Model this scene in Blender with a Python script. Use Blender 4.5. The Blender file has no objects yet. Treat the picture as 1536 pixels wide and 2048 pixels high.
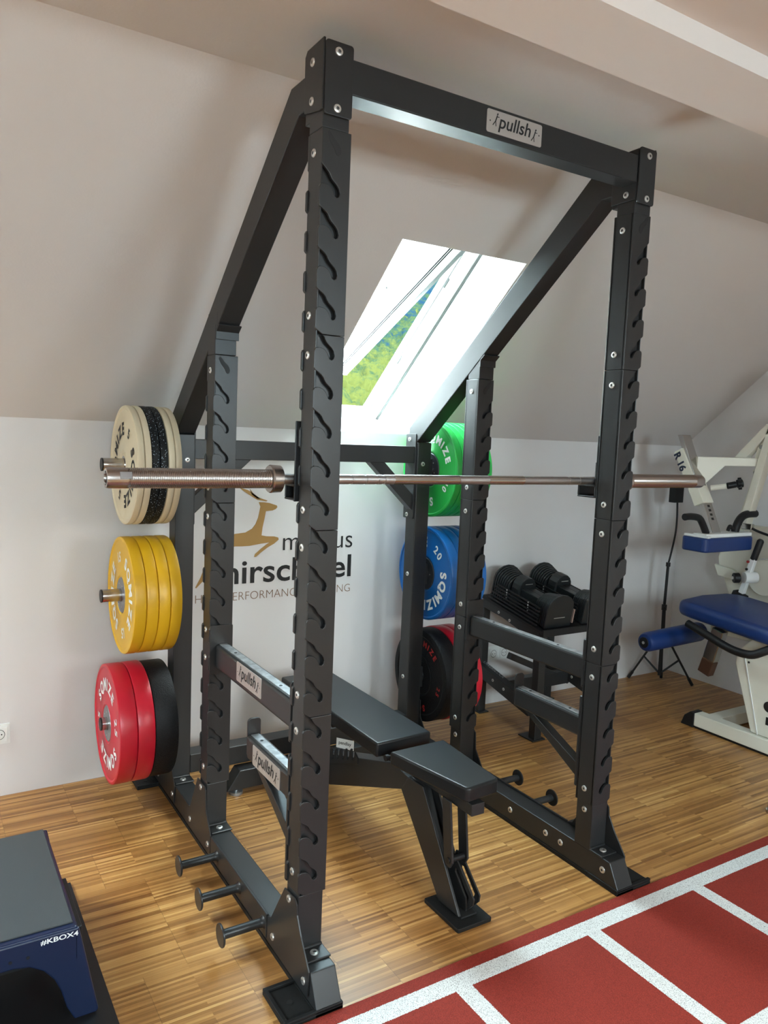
import bpy, bmesh, math, random
from mathutils import Vector, Matrix
random.seed(7)
sc = bpy.context.scene
COL = sc.collection
PI = math.pi

# ------------------------------------------------------------------ camera
CP = Vector((-0.8766, -1.7682, 1.5108))
YAW, PIT, ROL, FPX = 0.5553, -0.0985, 0.0407, 1536.57
fw = Vector((math.sin(YAW)*math.cos(PIT), math.cos(YAW)*math.cos(PIT), math.sin(PIT)))
rt = fw.cross(Vector((0, 0, 1))).normalized(); up = rt.cross(fw)
r2 = rt*math.cos(ROL)+up*math.sin(ROL); u2 = -rt*math.sin(ROL)+up*math.cos(ROL)
cam = bpy.data.cameras.new('camera'); camo = bpy.data.objects.new('camera', cam); COL.objects.link(camo)
M = Matrix((r2, u2, -fw)).transposed().to_4x4(); M.translation = CP
camo.matrix_world = M
cam.sensor_fit = 'HORIZONTAL'; cam.sensor_width = 36.0; cam.lens = FPX/1536*36.0
cam.clip_start = 0.02; cam.clip_end = 2000
sc.camera = camo
# ------------------------------------------------------------------ look
sc.view_settings.view_transform = 'Standard'; sc.view_settings.look = 'None'
sc.view_settings.gamma = 1.0; sc.view_settings.exposure = 1.5; sc.view_settings.use_curve_mapping = False
SKY = 20.0
w = bpy.data.worlds.new('world'); sc.world = w; w.use_nodes = True
nt = w.node_tree; bg = nt.nodes['Background']; bg.inputs['Strength'].default_value = SKY
tc = nt.nodes.new('ShaderNodeTexCoord'); nz = nt.nodes.new('ShaderNodeTexNoise'); nz.inputs['Scale'].default_value = 3.0
nz.inputs['Detail'].default_value = 3.0
cr = nt.nodes.new('ShaderNodeValToRGB'); cr.color_ramp.elements[0].position = .45; cr.color_ramp.elements[1].position = .62
cr.color_ramp.elements[0].color = (0.62, 0.86, 0.98, 1); cr.color_ramp.elements[1].color = (0.95, 1.0, 0.98, 1)
nt.links.new(tc.outputs['Generated'], nz.inputs['Vector']); nt.links.new(nz.outputs['Fac'], cr.inputs['Fac']); nt.links.new(cr.outputs['Color'], bg.inputs['Color'])

def area(name, loc, nrm, sx, sy, power=0, color=(1, 1, 1), portal=False):
    L = bpy.data.lights.new(name, 'AREA'); L.shape = 'RECTANGLE'; L.size = sx; L.size_y = sy
    L.energy = power; L.color = color
    if portal: L.cycles.is_portal = True
    o = bpy.data.objects.new(name, L); COL.objects.link(o)
    o.rotation_euler = Vector(nrm).to_track_quat('-Z', 'X' if abs(nrm[0]) < .5 else 'Y').to_euler(); o.location = loc
    return o
# roof geometry (room): back knee wall y=1.55, slope up to z 2.53 at y .387
YW, ZK, YC, ZC, XR, XL, YF = 1.55, 1.525, 0.387, 2.53, 3.51, -3.6, -4.6
TH = math.atan2(ZC-ZK, YW-YC)
UP = Vector((0, -math.cos(TH), math.sin(TH)))      # up the slope
NO = Vector((0, math.sin(TH), math.cos(TH)))       # outward normal
O0 = Vector((0, YW, ZK))
def SP(x, u, d): return Vector((x, 0, 0))+O0+UP*u+NO*d
# daylight portals at the skylights; the rear ones are added out of view, sized for fill
area('daylight_portal', SP(1.005, .42, .30), -NO, 1.25, .62, portal=True)
area('daylight_portal', SP(-2.3, .42, .30), -NO, 1.25, .85, portal=True)
FSL = math.radians(42)
ZFK = 2.45-(-2.9+4.6)*math.tan(FSL)
FUP = Vector((0, math.cos(FSL), math.sin(FSL))); FNO = Vector((0, -math.sin(FSL), math.cos(FSL)))
def FP(x, u, d): return Vector((x, YF, ZFK))+FUP*u+FNO*d
FILL_OPENINGS = [(-1.7, -.95, .7, 1.75), (.7, 1.45, .7, 1.75)]
for (a, b, c, d) in FILL_OPENINGS:
    area('rear_window_daylight', FP((a+b)/2, (c+d)/2, .12), -FNO, d-c, b-a, portal=True)

# ------------------------------------------------------------------ helpers
ORG = {}
def tag(o, label=None, cat=None, group=None, kind=None):
    if label: o['label'] = label
    if cat: o['category'] = cat
    if group: o['group'] = group
    if kind: o['kind'] = kind
    return o
def thing(name, loc, label=None, cat=None, group=None, kind=None):
    o = bpy.data.objects.new(name, None); o.empty_display_size = .05; COL.objects.link(o); o.location = loc
    ORG[o.name] = Vector(loc)
    return tag(o, label, cat, group, kind)
def obj(name, bm, mats, parent=None, smooth=False, bevel=0, org=None, auto=None):
    """link bm (in world coordinates) as one mesh object; origin at parent's origin"""
    if not isinstance(mats, (list, tuple)): mats = [mats]
    if org is not None: o0 = Vector(org)
    elif parent is not None: o0 = ORG[parent.name]
    else: o0 = Vector((0, 0, 0))
    bmesh.ops.translate(bm, verts=bm.verts, vec=-o0)
    me = bpy.data.meshes.new(name); bm.normal_update(); bm.to_mesh(me); bm.free()
    for m in mats: me.materials.append(m)
    if smooth:
        for p in me.polygons: p.use_smooth = True
        me.set_sharp_from_angle(angle=math.radians(auto or 35))
    o = bpy.data.objects.new(name, me); COL.objects.link(o); ORG[o.name] = o0
    if parent is not None:
        o.parent = parent; o.location = o0-ORG[parent.name]
    else: o.location = o0
    if bevel:
        md = o.modifiers.new('bevel', 'BEVEL'); md.width = bevel; md.segments = 2; md.limit_method = 'ANGLE'; md.angle_limit = math.radians(40)
        md.harden_normals = False
    return o
def copy_tree(o, parent=None):
    c = o.copy(); COL.objects.link(c)
    if parent is not None: c.parent = parent
    ORG[c.name] = ORG.get(o.name, Vector((0, 0, 0)))
    for ch in list(o.children): copy_tree(ch, c)
    return c
def B(): return bmesh.new()
def bx(bm, x0, x1, y0, y1, z0, z1, mi=0):
    v = [bm.verts.new((x, y, z)) for x in (x0, x1) for y in (y0, y1) for z in (z0, z1)]
    for f in ((0, 1, 3, 2), (4, 6, 7, 5), (0, 4, 5, 1), (2, 3, 7, 6), (0, 2, 6, 4), (1, 5, 7, 3)):
        bm.faces.new([v[i] for i in f]).material_index = mi
    return v
def prism(bm, pts, ax, a0, a1, mi=0):
    """pts in the two remaining axes (x:(y,z) y:(x,z) z:(x,y)), extruded a0..a1 along ax"""
    def P(p, a):
        return {'x': (a, p[0], p[1]), 'y': (p[0], a, p[1]), 'z': (p[0], p[1], a)}[ax]
    A = [bm.verts.new(P(p, a0)) for p in pts]; C = [bm.verts.new(P(p, a1)) for p in pts]
    n = len(pts); fs = [bm.faces.new(A), bm.faces.new(C[::-1])]
    for i in range(n): fs.append(bm.faces.new((A[i], C[i], C[(i+1) % n], A[(i+1) % n])))
    for f in fs: f.material_index = mi
    bmesh.ops.recalc_face_normals(bm, faces=fs)
    return A+C
def frame(d):
    d = Vector(d).normalized(); a = Vector((0, 0, 1)) if abs(d.z) < .9 else Vector((1, 0, 0))
    s = d.cross(a).normalized(); return s, s.cross(d).normalized()
def cyl(bm, p0, p1, r, n=24, r1=None, mi=0, cap=True):
    p0 = Vector(p0); p1 = Vector(p1); s, t = frame(p1-p0); r1 = r if r1 is None else r1
    A = [bm.verts.new(p0+(s*math.cos(2*PI*i/n)+t*math.sin(2*PI*i/n))*r) for i in range(n)]
    C = [bm.verts.new(p1+(s*math.cos(2*PI*i/n)+t*math.sin(2*PI*i/n))*r1) for i in range(n)]
    fs = [bm.faces.new((A[i], A[(i+1) % n], C[(i+1) % n], C[i])) for i in range(n)]
    if cap: fs += [bm.faces.new(A[::-1]), bm.faces.new(C)]
    for f in fs: f.material_index = mi
    bmesh.ops.recalc_face_normals(bm, faces=fs)
def tube(bm, path, r, n=14, mi=0):
    path = [Vector(p) for p in path]; rings = []
    s, t = frame(path[1]-path[0])
    for i, p in enumerate(path):
        d = (path[min(i+1, len(path)-1)]-path[max(i-1, 0)]).normalized()
        s = (s-d*s.dot(d)).normalized(); t = d.cross(s)
        rr = r[i] if isinstance(r, (list, tuple)) else r
        rings.append([bm.verts.new(p+(s*math.cos(2*PI*k/n)+t*math.sin(2*PI*k/n))*rr) for k in range(n)])
    fs = []
    for a, b in zip(rings, rings[1:]):
        for k in range(n): fs.append(bm.faces.new((a[k], a[(k+1) % n], b[(k+1) % n], b[k])))
    fs += [bm.faces.new(rings[0][::-1]), bm.faces.new(rings[-1])]
    for f in fs: f.material_index = mi
    bmesh.ops.recalc_face_normals(bm, faces=fs)
def smooth_path(pts, k=6):
    pts = [Vector(p) for p in pts]; out = []
    for i in range(len(pts)-1):
        p0, p1, p2, p3 = pts[max(i-1, 0)], pts[i], pts[i+1], pts[min(i+2, len(pts)-1)]
        for j in range(k):
            t = j/k
            out.append(.5*((2*p1)+(p2-p0)*t+(2*p0-5*p1+4*p2-p3)*t*t+(3*p1-p0-3*p2+p3)*t**3))
    return out+[pts[-1]]
def beam(bm, p0, p1, w_, h, side, mi=0):
    """square bar from p0 to p1, w_ along 'side', h across"""
    p0 = Vector(p0); p1 = Vector(p1); d = (p1-p0).normalized(); s = Vector(side).normalized(); t = d.cross(s).normalized()
    vs = []
    for p in (p0, p1):
        for a, b in ((-1, -1), (1, -1), (1, 1), (-1, 1)): vs.append(bm.verts.new(p+s*(a*w_/2)+t*(b*h/2)))
    fs = [bm.faces.new([vs[i] for i in f]) for f in ((0, 1, 2, 3), (7, 6, 5, 4), (0, 4, 5, 1), (1, 5, 6, 2), (2, 6, 7, 3), (3, 7, 4, 0))]
    for f in fs: f.material_index = mi
    bmesh.ops.recalc_face_normals(bm, faces=fs)
def lathe(bm, prof, c, n=64, mi=0, close=False):
    """prof of (x, r) round the X axis through c"""
    c = Vector(c); rings = []
    for (x, r) in prof:
        rings.append([bm.verts.new(c+Vector((x, r*math.cos(2*PI*k/n), r*math.sin(2*PI*k/n)))) for k in range(n)])
    fs = []
    pr = list(zip(rings, rings[1:]))+([(rings[-1], rings[0])] if close else [])
    for a, b in pr:
        for k in range(n): fs.append(bm.faces.new((a[k], a[(k+1) % n], b[(k+1) % n], b[k])))
    if not close: fs += [bm.faces.new(rings[0]), bm.faces.new(rings[-1])]
    for f in fs: f.material_index = mi
    bmesh.ops.recalc_face_normals(bm, faces=fs)
def rrect(x0, x1, y0, y1, r, n=4):
    out = []
    for cx, cy, a in ((x1-r, y1-r, 0), (x0+r, y1-r, 90), (x0+r, y0+r, 180), (x1-r, y0+r, 270)):
        for i in range(n+1):
            t = math.radians(a+90*i/n); out.append((cx+r*math.cos(t), cy+r*math.sin(t)))
    return out
TC = {}
def text_polys(s, offset=0.0, shear=0.0):
    key = (s, offset, shear)
    if key not in TC:
        cu = bpy.data.curves.new('text', 'FONT'); cu.body = s; cu.size = 1; cu.offset = offset; cu.shear = shear; cu.resolution_u = 4
        cu.fill_mode = 'FRONT'
        o = bpy.data.objects.new('text', cu); COL.objects.link(o)
        bpy.context.view_layer.update()
        me = bpy.data.meshes.new_from_object(o.evaluated_get(bpy.context.evaluated_depsgraph_get()))
        TC[key] = ([v.co.xy.copy() for v in me.vertices], [tuple(p.vertices) for p in me.polygons])
        bpy.data.objects.remove(o); bpy.data.curves.remove(cu); bpy.data.meshes.remove(me)
    return TC[key]
def put_text(bm, s, box, fn, mi=0, offset=0.0, shear=0.0):
    """fit text s in box (u0,u1,v0,v1); fn(u,v)->world"""
    vs, fs = text_polys(s, offset, shear)
    a0 = min(v.x for v in vs); a1 = max(v.x for v in vs); b0 = min(v.y for v in vs); b1 = max(v.y for v in vs)
    u0, u1, v0, v1 = box
    nv = [bm.verts.new(fn(u0+(v.x-a0)/(a1-a0)*(u1-u0), v0+(v.y-b0)/(b1-b0)*(v1-v0))) for v in vs]
    for f in fs:
        try: bm.faces.new([nv[i] for i in f]).material_index = mi
        except ValueError: pass
def arc_text(bm, s, r, h, phi0, fn, mi=0, offset=0.02, wf=1.0, gap=.012):
    """clockwise text, tops outward, centred on phi0 (degrees)"""
    it = []
    for ch in s:
        if ch == ' ': it.append((None, h*.4)); continue
        vs, fs = text_polys(ch, offset)
        it.append((ch, (max(v.x for v in vs)-min(v.x for v in vs))*h/.72*wf))
    tot = sum(x[1]+gap for x in it)-gap; a = -tot/2
    for ch, wd in it:
        if ch:
            phi = math.radians(phi0)-(a+wd/2)/r
            ro = Vector((math.cos(phi), math.sin(phi))); tg = Vector((math.sin(phi), -math.cos(phi)))
            vs, fs = text_polys(ch, offset)
            a0 = min(v.x for v in vs); a1 = max(v.x for v in vs); b0 = 0; b1 = .72
            nv = []
            for v in vs:
                p = ro*(r-h/2+(v.y-b0)/(b1-b0)*h)+tg*((v.x-(a0+a1)/2)/(a1-a0)*wd)
                nv.append(bm.verts.new(fn(p.x, p.y)))
            for f in fs:
                try: bm.faces.new([nv[i] for i in f]).material_index = mi
                except ValueError: pass
        a += wd+gap
def stroke(bm, pts, wd, fn, mi=0):
    for p, q_ in zip(pts, pts[1:]):
        p = Vector(p); q_ = Vector(q_); d = (q_-p).normalized(); n = Vector((-d.y, d.x))*wd/2; e = d*wd*.3
        bm.faces.new([bm.verts.new(fn(*c)) for c in (p-n-e, p+n-e, q_+n+e, q_-n+e)]).material_index = mi

# ------------------------------------------------------------------ materials
def mat(name, col, rough=.5, metal=0.0, spec=.5, bump=None, coat=0.0, var=None, emis=None):
    m = bpy.data.materials.new(name); m.use_nodes = True; t = m.node_tree; b = t.nodes['Principled BSDF']
    b.inputs['Base Color'].default_value = (*col, 1); b.inputs['Roughness'].default_value = rough
    b.inputs['Metallic'].default_value = metal; b.inputs['Specular IOR Level'].default_value = spec
    b.inputs['Coat Weight'].default_value = coat
    if bump or var:
        g = t.nodes.new('ShaderNodeTexCoord')
    if bump:
        n = t.nodes.new('ShaderNodeTexNoise'); n.inputs['Scale'].default_value = bump[0]; n.inputs['Detail'].default_value = 3
        bp = t.nodes.new('ShaderNodeBump'); bp.inputs['Strength'].default_value = bump[1]; bp.inputs['Distance'].default_value = bump[2] if len(bump) > 2 else .001
        t.links.new(g.outputs['Object'], n.inputs['Vector']); t.links.new(n.outputs['Fac'], bp.inputs['Height']); t.links.new(bp.outputs['Normal'], b.inputs['Normal'])
    if var:
        n = t.nodes.new('ShaderNodeTexNoise'); n.inputs['Scale'].default_value = var[0]; n.inputs['Detail'].default_value = 4
        r = t.nodes.new('ShaderNodeValToRGB'); r.color_ramp.elements[0].position = var[2] if len(var) > 2 else .35; r.color_ramp.elements[1].position = var[3] if len(var) > 3 else .65
        r.color_ramp.elements[0].color = (*col, 1); r.color_ramp.elements[1].color = (*var[1], 1)
        t.links.new(g.outputs['Object'], n.inputs['Vector']); t.links.new(n.outputs['Fac'], r.inputs['Fac']); t.links.new(r.outputs['Color'], b.inputs['Base Color'])
    return m
M_wall = mat('wall_paint', (.67, .645, .635), .9, spec=.2, bump=(180, .12, .002), var=(1.2, (.71, .685, .675)))
M_ceil = mat('ceiling_paint', (.60, .565, .545), .9, spec=.2, bump=(140, .15, .002))
M_beamp = mat('beam_paint', (.68, .62, .585), .9, spec=.2)
M_white = mat('white_lining', (.85, .86, .84), .5)
M_frame = mat('window_frame_white', (.82, .82, .80), .35)
M_grey = mat('machine_bolt_grey', (.30, .31, .31), .5)
M_gask = mat('window_gasket', (.012, .013, .014), .8, spec=.1)
M_band = mat('window_seal_grey', (.12, .125, .12), .8, spec=.1)
M_steel = mat('rack_powder_coat', (.021, .0215, .022), .35, spec=.40, bump=(900, .25, .0004))
M_bolt = mat('zinc_bolt', (.68, .67, .64), .35, metal=.8)
M_bolth = mat('bolt_socket_dark', (.06, .06, .06), .5)
M_black = mat('black_plastic', (.009, .009, .010), .45, spec=.35)
M_rubber = mat('black_rubber_pad', (.008, .008, .008), .6, spec=.3, bump=(300, .2))
M_chrome = mat('chrome', (.52, .50, .48), .22, metal=1.0)
M_shaft = mat('knurled_steel', (.42, .41, .41), .38, metal=1.0, bump=(900, .5, .0005))
M_sleeve = mat('sleeve_steel', (.36, .325, .305), .27, metal=1.0)
M_strip = mat('worn_steel_strip', (.30, .31, .32), .35, metal=.7, var=(40, (.50, .52, .53), .4, .7))
M_vinyl = mat('black_vinyl', (.010, .011, .012), .38, spec=.35, bump=(500, .25, .0005))
M_tagp = mat('brushed_nameplate', (.50, .46, .43), .38, metal=.55, bump=(700, .15, .0003))
M_ink = mat('black_ink', (.006, .006, .006), .6)
M_gold = mat('ochre_wall_paint', (.36, .20, .055), .6)
M_brown = mat('brown_wall_paint', (.20, .11, .055), .6)
M_cream = mat('cream_rubber', (.66, .57, .40), .5)
M_yel = mat('yellow_rubber', (.72, .40, .012), .38, var=(14, (.62, .33, .02), .62, .8))
M_red = mat('red_rubber', (.56, .010, .028), .33)
M_green = mat('green_rubber', (.02, .42, .07), .35)
M_blue = mat('blue_rubber', (.006, .115, .38), .33)
M_white_txt = mat('white_letter', (.85, .85, .83), .5)
M_red_txt = mat('red_letter', (.45, .02, .02), .5)
M_hub = mat('grey_hub_steel', (.27, .27, .28), .35, metal=.6)
M_hubd = mat('dark_hub_steel', (.06, .065, .075), .35, metal=.6)
def speck(name, base, col, sc_, th):
    m = mat(name, base, .5, spec=.25, bump=(220, .8, .002)); t = m.node_tree; b = t.nodes['Principled BSDF']
    g = t.nodes.new('ShaderNodeTexCoord'); v = t.nodes.new('ShaderNodeTexVoronoi'); v.inputs['Scale'].default_value = sc_
    r = t.nodes.new('ShaderNodeValToRGB'); r.color_ramp.elements[0].position = th; r.color_ramp.elements[1].position = th+.02
    r.color_ramp.elements[0].color = (*col, 1); r.color_ramp.elements[1].color = (*base, 1)
    t.links.new(g.outputs['Object'], v.inputs['Vector']); t.links.new(v.outputs['Distance'], r.inputs['Fac']); t.links.new(r.outputs['Color'], b.inputs['Base Color'])
    return m
M_crumb = speck('flecked_crumb_rubber', (.006, .007, .008), (.34, .42, .48), 150, .20)
M_crumb2 = speck('coarse_black_rubber', (.006, .006, .007), (.030, .032, .036), 420, .22)
M_mach = mat('cream_machine_paint', (.74, .71, .61), .4, spec=.4)
M_mwhite = mat('white_machine_paint', (.80, .81, .80), .35)
M_bluev = mat('blue_vinyl', (.006, .030, .145), .42, bump=(400, .15, .0005))
M_navy = mat('navy_metal', (.007, .014, .045), .33)
M_greym = mat('grey_grip_mat', (.045, .048, .049), .75, bump=(900, .6, .0008))
M_sock = mat('socket_plastic', (.75, .76, .74), .35)
M_lever = mat('worn_chrome_end', (.14, .07, .045), .4, metal=.7)  # brownish metal for the lower end of the lever
M_pin = mat('copper_tag', (.60, .42, .36), .35, metal=.5)
M_knob = mat('red_pin', (.35, .03, .03), .4)

def floor_mat():
    m = bpy.data.materials.new('strip_parquet'); m.use_nodes = True; t = m.node_tree; N = t.nodes; Lk = t.links; b = N['Principled BSDF']
    g = N.new('ShaderNodeTexCoord'); s = N.new('ShaderNodeSeparateXYZ'); Lk.new(g.outputs['Object'], s.inputs[0])
    def mth(op, a, b_=None, c=None):
        n = N.new('ShaderNodeMath'); n.operation = op
        for i, v in enumerate((a, b_, c)):
            if v is None: continue
            if isinstance(v, (int, float)): n.inputs[i].default_value = v
            else: Lk.new(v, n.inputs[i])
        return n.outputs[0]
    def wn(x, y, z=0.0):
        c = N.new('ShaderNodeCombineXYZ'); Lk.new(x, c.inputs[0]); Lk.new(y, c.inputs[1]); c.inputs[2].default_value = z
        n = N.new('ShaderNodeTexWhiteNoise'); n.noise_dimensions = '3D'; Lk.new(c.outputs[0], n.inputs['Vector']); return n.outputs['Value']
    X, Y = s.outputs[0], s.outputs[1]
    colf = mth('FLOOR', mth('DIVIDE', mth('SUBTRACT', X, .018), .248))
    rowp = mth('FLOOR', mth('DIVIDE', Y, .235))
    sh = mth('MULTIPLY', mth('GREATER_THAN', wn(mth('MULTIPLY', rowp, 1.0), mth('MULTIPLY', rowp, 3.1), 2.0), .72), .124)
    x2 = mth('DIVIDE', mth('SUBTRACT', mth('ADD', X, sh), .018), .248)
    row = mth('FLOOR', mth('DIVIDE', Y, .0092))
    ci = mth('FLOOR', x2)
    # strips of some rows run two panels long
    par = mth('GREATER_THAN', wn(row, row, 5.0), .62)
    ci2 = mth('FLOOR', mth('MULTIPLY', mth('ADD', x2, mth('MULTIPLY', par, .5)), mth('SUBTRACT', 1.0, mth('MULTIPLY', par, .5))))
    v = wn(ci2, row, 1.0); pv = wn(ci, rowp, 3.0)
    # grain
    mp = N.new('ShaderNodeMapping'); mp.inputs['Scale'].default_value = (5, 260, 1); Lk.new(g.outputs['Object'], mp.inputs[0])
    gn = N.new('ShaderNodeTexNoise'); gn.inputs['Scale'].default_value = 1.0; gn.inputs['Detail'].default_value = 4; Lk.new(mp.outputs[0], gn.inputs['Vector'])
    bl = N.new('ShaderNodeTexNoise'); bl.inputs['Scale'].default_value = 5.0; bl.inputs['Detail'].default_value = 3; Lk.new(g.outputs['Object'], bl.inputs['Vector'])
    f = mth('ADD', mth('MULTIPLY', v, .55), mth('MULTIPLY', gn.outputs['Fac'], .38))
    f = mth('ADD', f, mth('MULTIPLY', mth('SUBTRACT', pv, .5), .10))
    f = mth('ADD', f, mth('MULTIPLY', mth('SUBTRACT', bl.outputs['Fac'], .5), .30))
    r = N.new('ShaderNodeValToRGB'); e = r.color_ramp.elements
    e[0].position = .10; e[0].color = (.185, .076, .020, 1); e[1].position = .97; e[1].color = (.80, .50, .19, 1)
    k = e.new(.42); k.color = (.345, .160, .044, 1); k = e.new(.70); k.color = (.47, .24, .074, 1)
    Lk.new(f, r.inputs['Fac'])
    # seams
    fx = mth('FRACT', x2); seam = mth('LESS_THAN', fx, .006)
    fy = mth('FRACT', mth('DIVIDE', Y, .235)); seam2 = mth('LESS_THAN', fy, .006)
    fr = mth('FRACT', mth('DIVIDE', Y, .0092)); seam3 = mth('LESS_THAN', fr, .06)
    sm = mth('MAXIMUM', mth('MULTIPLY', seam, .42), mth('MAXIMUM', mth('MULTIPLY', seam2, .15), mth('MULTIPLY', seam3, .28)))
    mx = N.new('ShaderNodeMix'); mx.data_type = 'RGBA'; Lk.new(sm, mx.inputs[0]); Lk.new(r.outputs['Color'], mx.inputs[6]); mx.inputs[7].default_value = (.06, .03, .012, 1)
    Lk.new(mx.outputs[2], b.inputs['Base Color']); b.inputs['Roughness'].default_value = .34
    bp = N.new('ShaderNodeBump'); bp.inputs['Strength'].default_value = .12; bp.inputs['Distance'].default_value = .001; Lk.new(gn.outputs['Fac'], bp.inputs['Height']); Lk.new(bp.outputs['Normal'], b.inputs['Normal'])
    return m
def track_mat():
    m = bpy.data.materials.new('track_rubber'); m.use_nodes = True; t = m.node_tree; N = t.nodes; Lk = t.links; b = N['Principled BSDF']
    g = N.new('ShaderNodeTexCoord'); s = N.new('ShaderNodeSeparateXYZ'); Lk.new(g.outputs['Object'], s.inputs[0])
    def mth(op, a, b_=None):
        n = N.new('ShaderNodeMath'); n.operation = op
        for i, v in enumerate((a, b_)):
            if v is None: continue
            if isinstance(v, (int, float)): n.inputs[i].default_value = v
            else: Lk.new(v, n.inputs[i])
        return n.outputs[0]
    wob = N.new('ShaderNodeTexNoise'); wob.inputs['Scale'].default_value = 260; Lk.new(g.outputs['Object'], wob.inputs['Vector'])
    wv = mth('MULTIPLY', mth('SUBTRACT', wob.outputs['Fac'], .5), .006)
    X = mth('ADD', s.outputs[0], wv); Y = mth('ADD', s.outputs[1], wv)
    def band(V, a, c): return mth('MULTIPLY', mth('GREATER_THAN', V, a), mth('LESS_THAN', V, c))
    l1 = band(Y, -.229, -.174); l2 = band(Y, -.74, -.685)
    fx = mth('FRACT', mth('DIVIDE', mth('SUBTRACT', X, .374), .5065)); l3 = mth('MULTIPLY', mth('LESS_THAN', fx, .108), band(Y, -.74, -.174))
    ln = mth('MAXIMUM', mth('MAXIMUM', l1, l2), l3)
    n1 = N.new('ShaderNodeTexNoise'); n1.inputs['Scale'].default_value = 420; n1.inputs['Detail'].default_value = 2; Lk.new(g.outputs['Object'], n1.inputs['Vector'])
    r1 = N.new('ShaderNodeValToRGB'); r1.color_ramp.elements[0].position = .38; r1.color_ramp.elements[0].color = (.19, .018, .010, 1); r1.color_ramp.elements[1].position = .62; r1.color_ramp.elements[1].color = (.29, .031, .018, 1)
    r2_ = N.new('ShaderNodeValToRGB'); r2_.color_ramp.elements[0].position = .36; r2_.color_ramp.elements[0].color = (.26, .26, .25, 1); r2_.color_ramp.elements[1].position = .47; r2_.color_ramp.elements[1].color = (.72, .73, .71, 1)
    Lk.new(n1.outputs['Fac'], r1.inputs['Fac']); Lk.new(n1.outputs['Fac'], r2_.inputs['Fac'])
    mx = N.new('ShaderNodeMix'); mx.data_type = 'RGBA'; Lk.new(ln, mx.inputs[0]); Lk.new(r1.outputs['Color'], mx.inputs[6]); Lk.new(r2_.outputs['Color'], mx.inputs[7])
    Lk.new(mx.outputs[2], b.inputs['Base Color']); b.inputs['Roughness'].default_value = .75; b.inputs['Specular IOR Level'].default_value = .3
    n2 = N.new('ShaderNodeTexNoise'); n2.inputs['Scale'].default_value = 220; n2.inputs['Detail'].default_value = 3; Lk.new(g.outputs['Object'], n2.inputs['Vector'])
    bp = N.new('ShaderNodeBump'); bp.inputs['Strength'].default_value = .8; bp.inputs['Distance'].default_value = .003; Lk.new(n2.outputs['Fac'], bp.inputs['Height']); Lk.new(bp.outputs['Normal'], b.inputs['Normal'])
    return m
def glass_mat():
    m = bpy.data.materials.new('window_glass'); m.use_nodes = True; t = m.node_tree; N = t.nodes
    out = N['Material Output']; N.remove(N['Principled BSDF'])
    tr = N.new('ShaderNodeBsdfTransparent'); tr.inputs[0].default_value = (.93, .97, .96, 1); gl = N.new('ShaderNodeBsdfGlossy'); gl.inputs['Roughness'].default_value = .02
    fr = N.new('ShaderNodeFresnel'); fr.inputs[0].default_value = 1.45; mx = N.new('ShaderNodeMixShader')
    t.links.new(fr.outputs[0], mx.inputs[0]); t.links.new(tr.outputs[0], mx.inputs[1]); t.links.new(gl.outputs[0], mx.inputs[2]); t.links.new(mx.outputs[0], out.inputs[0])
    return m
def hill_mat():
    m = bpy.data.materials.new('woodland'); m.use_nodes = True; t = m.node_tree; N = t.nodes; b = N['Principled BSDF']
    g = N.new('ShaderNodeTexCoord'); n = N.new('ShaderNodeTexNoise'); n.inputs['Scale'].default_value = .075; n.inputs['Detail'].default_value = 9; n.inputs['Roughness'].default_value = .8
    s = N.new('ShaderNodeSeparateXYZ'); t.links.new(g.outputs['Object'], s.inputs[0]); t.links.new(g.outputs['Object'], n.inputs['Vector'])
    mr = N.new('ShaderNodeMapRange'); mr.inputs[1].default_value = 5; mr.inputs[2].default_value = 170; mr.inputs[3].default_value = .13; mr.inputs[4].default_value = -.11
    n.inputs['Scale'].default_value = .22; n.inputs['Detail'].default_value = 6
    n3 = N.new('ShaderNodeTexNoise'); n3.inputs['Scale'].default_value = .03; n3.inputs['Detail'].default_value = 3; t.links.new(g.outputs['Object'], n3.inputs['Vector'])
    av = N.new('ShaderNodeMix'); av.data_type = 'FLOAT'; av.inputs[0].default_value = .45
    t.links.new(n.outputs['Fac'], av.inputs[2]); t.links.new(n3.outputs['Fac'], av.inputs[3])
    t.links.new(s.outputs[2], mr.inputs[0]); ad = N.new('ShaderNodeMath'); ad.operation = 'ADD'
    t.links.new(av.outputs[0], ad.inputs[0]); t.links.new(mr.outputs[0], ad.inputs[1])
    # woodland greens; the darker, bluer tone higher up is distance haze painted in
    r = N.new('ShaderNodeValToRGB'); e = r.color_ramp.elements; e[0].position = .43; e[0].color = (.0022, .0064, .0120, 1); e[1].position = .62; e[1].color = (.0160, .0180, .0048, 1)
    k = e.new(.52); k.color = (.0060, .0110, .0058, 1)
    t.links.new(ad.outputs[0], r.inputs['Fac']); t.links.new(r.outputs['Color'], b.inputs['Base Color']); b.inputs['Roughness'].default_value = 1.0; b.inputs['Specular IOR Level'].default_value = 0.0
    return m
M_floor = floor_mat(); M_track = track_mat(); M_glass = glass_mat(); M_hill = hill_mat()

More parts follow.
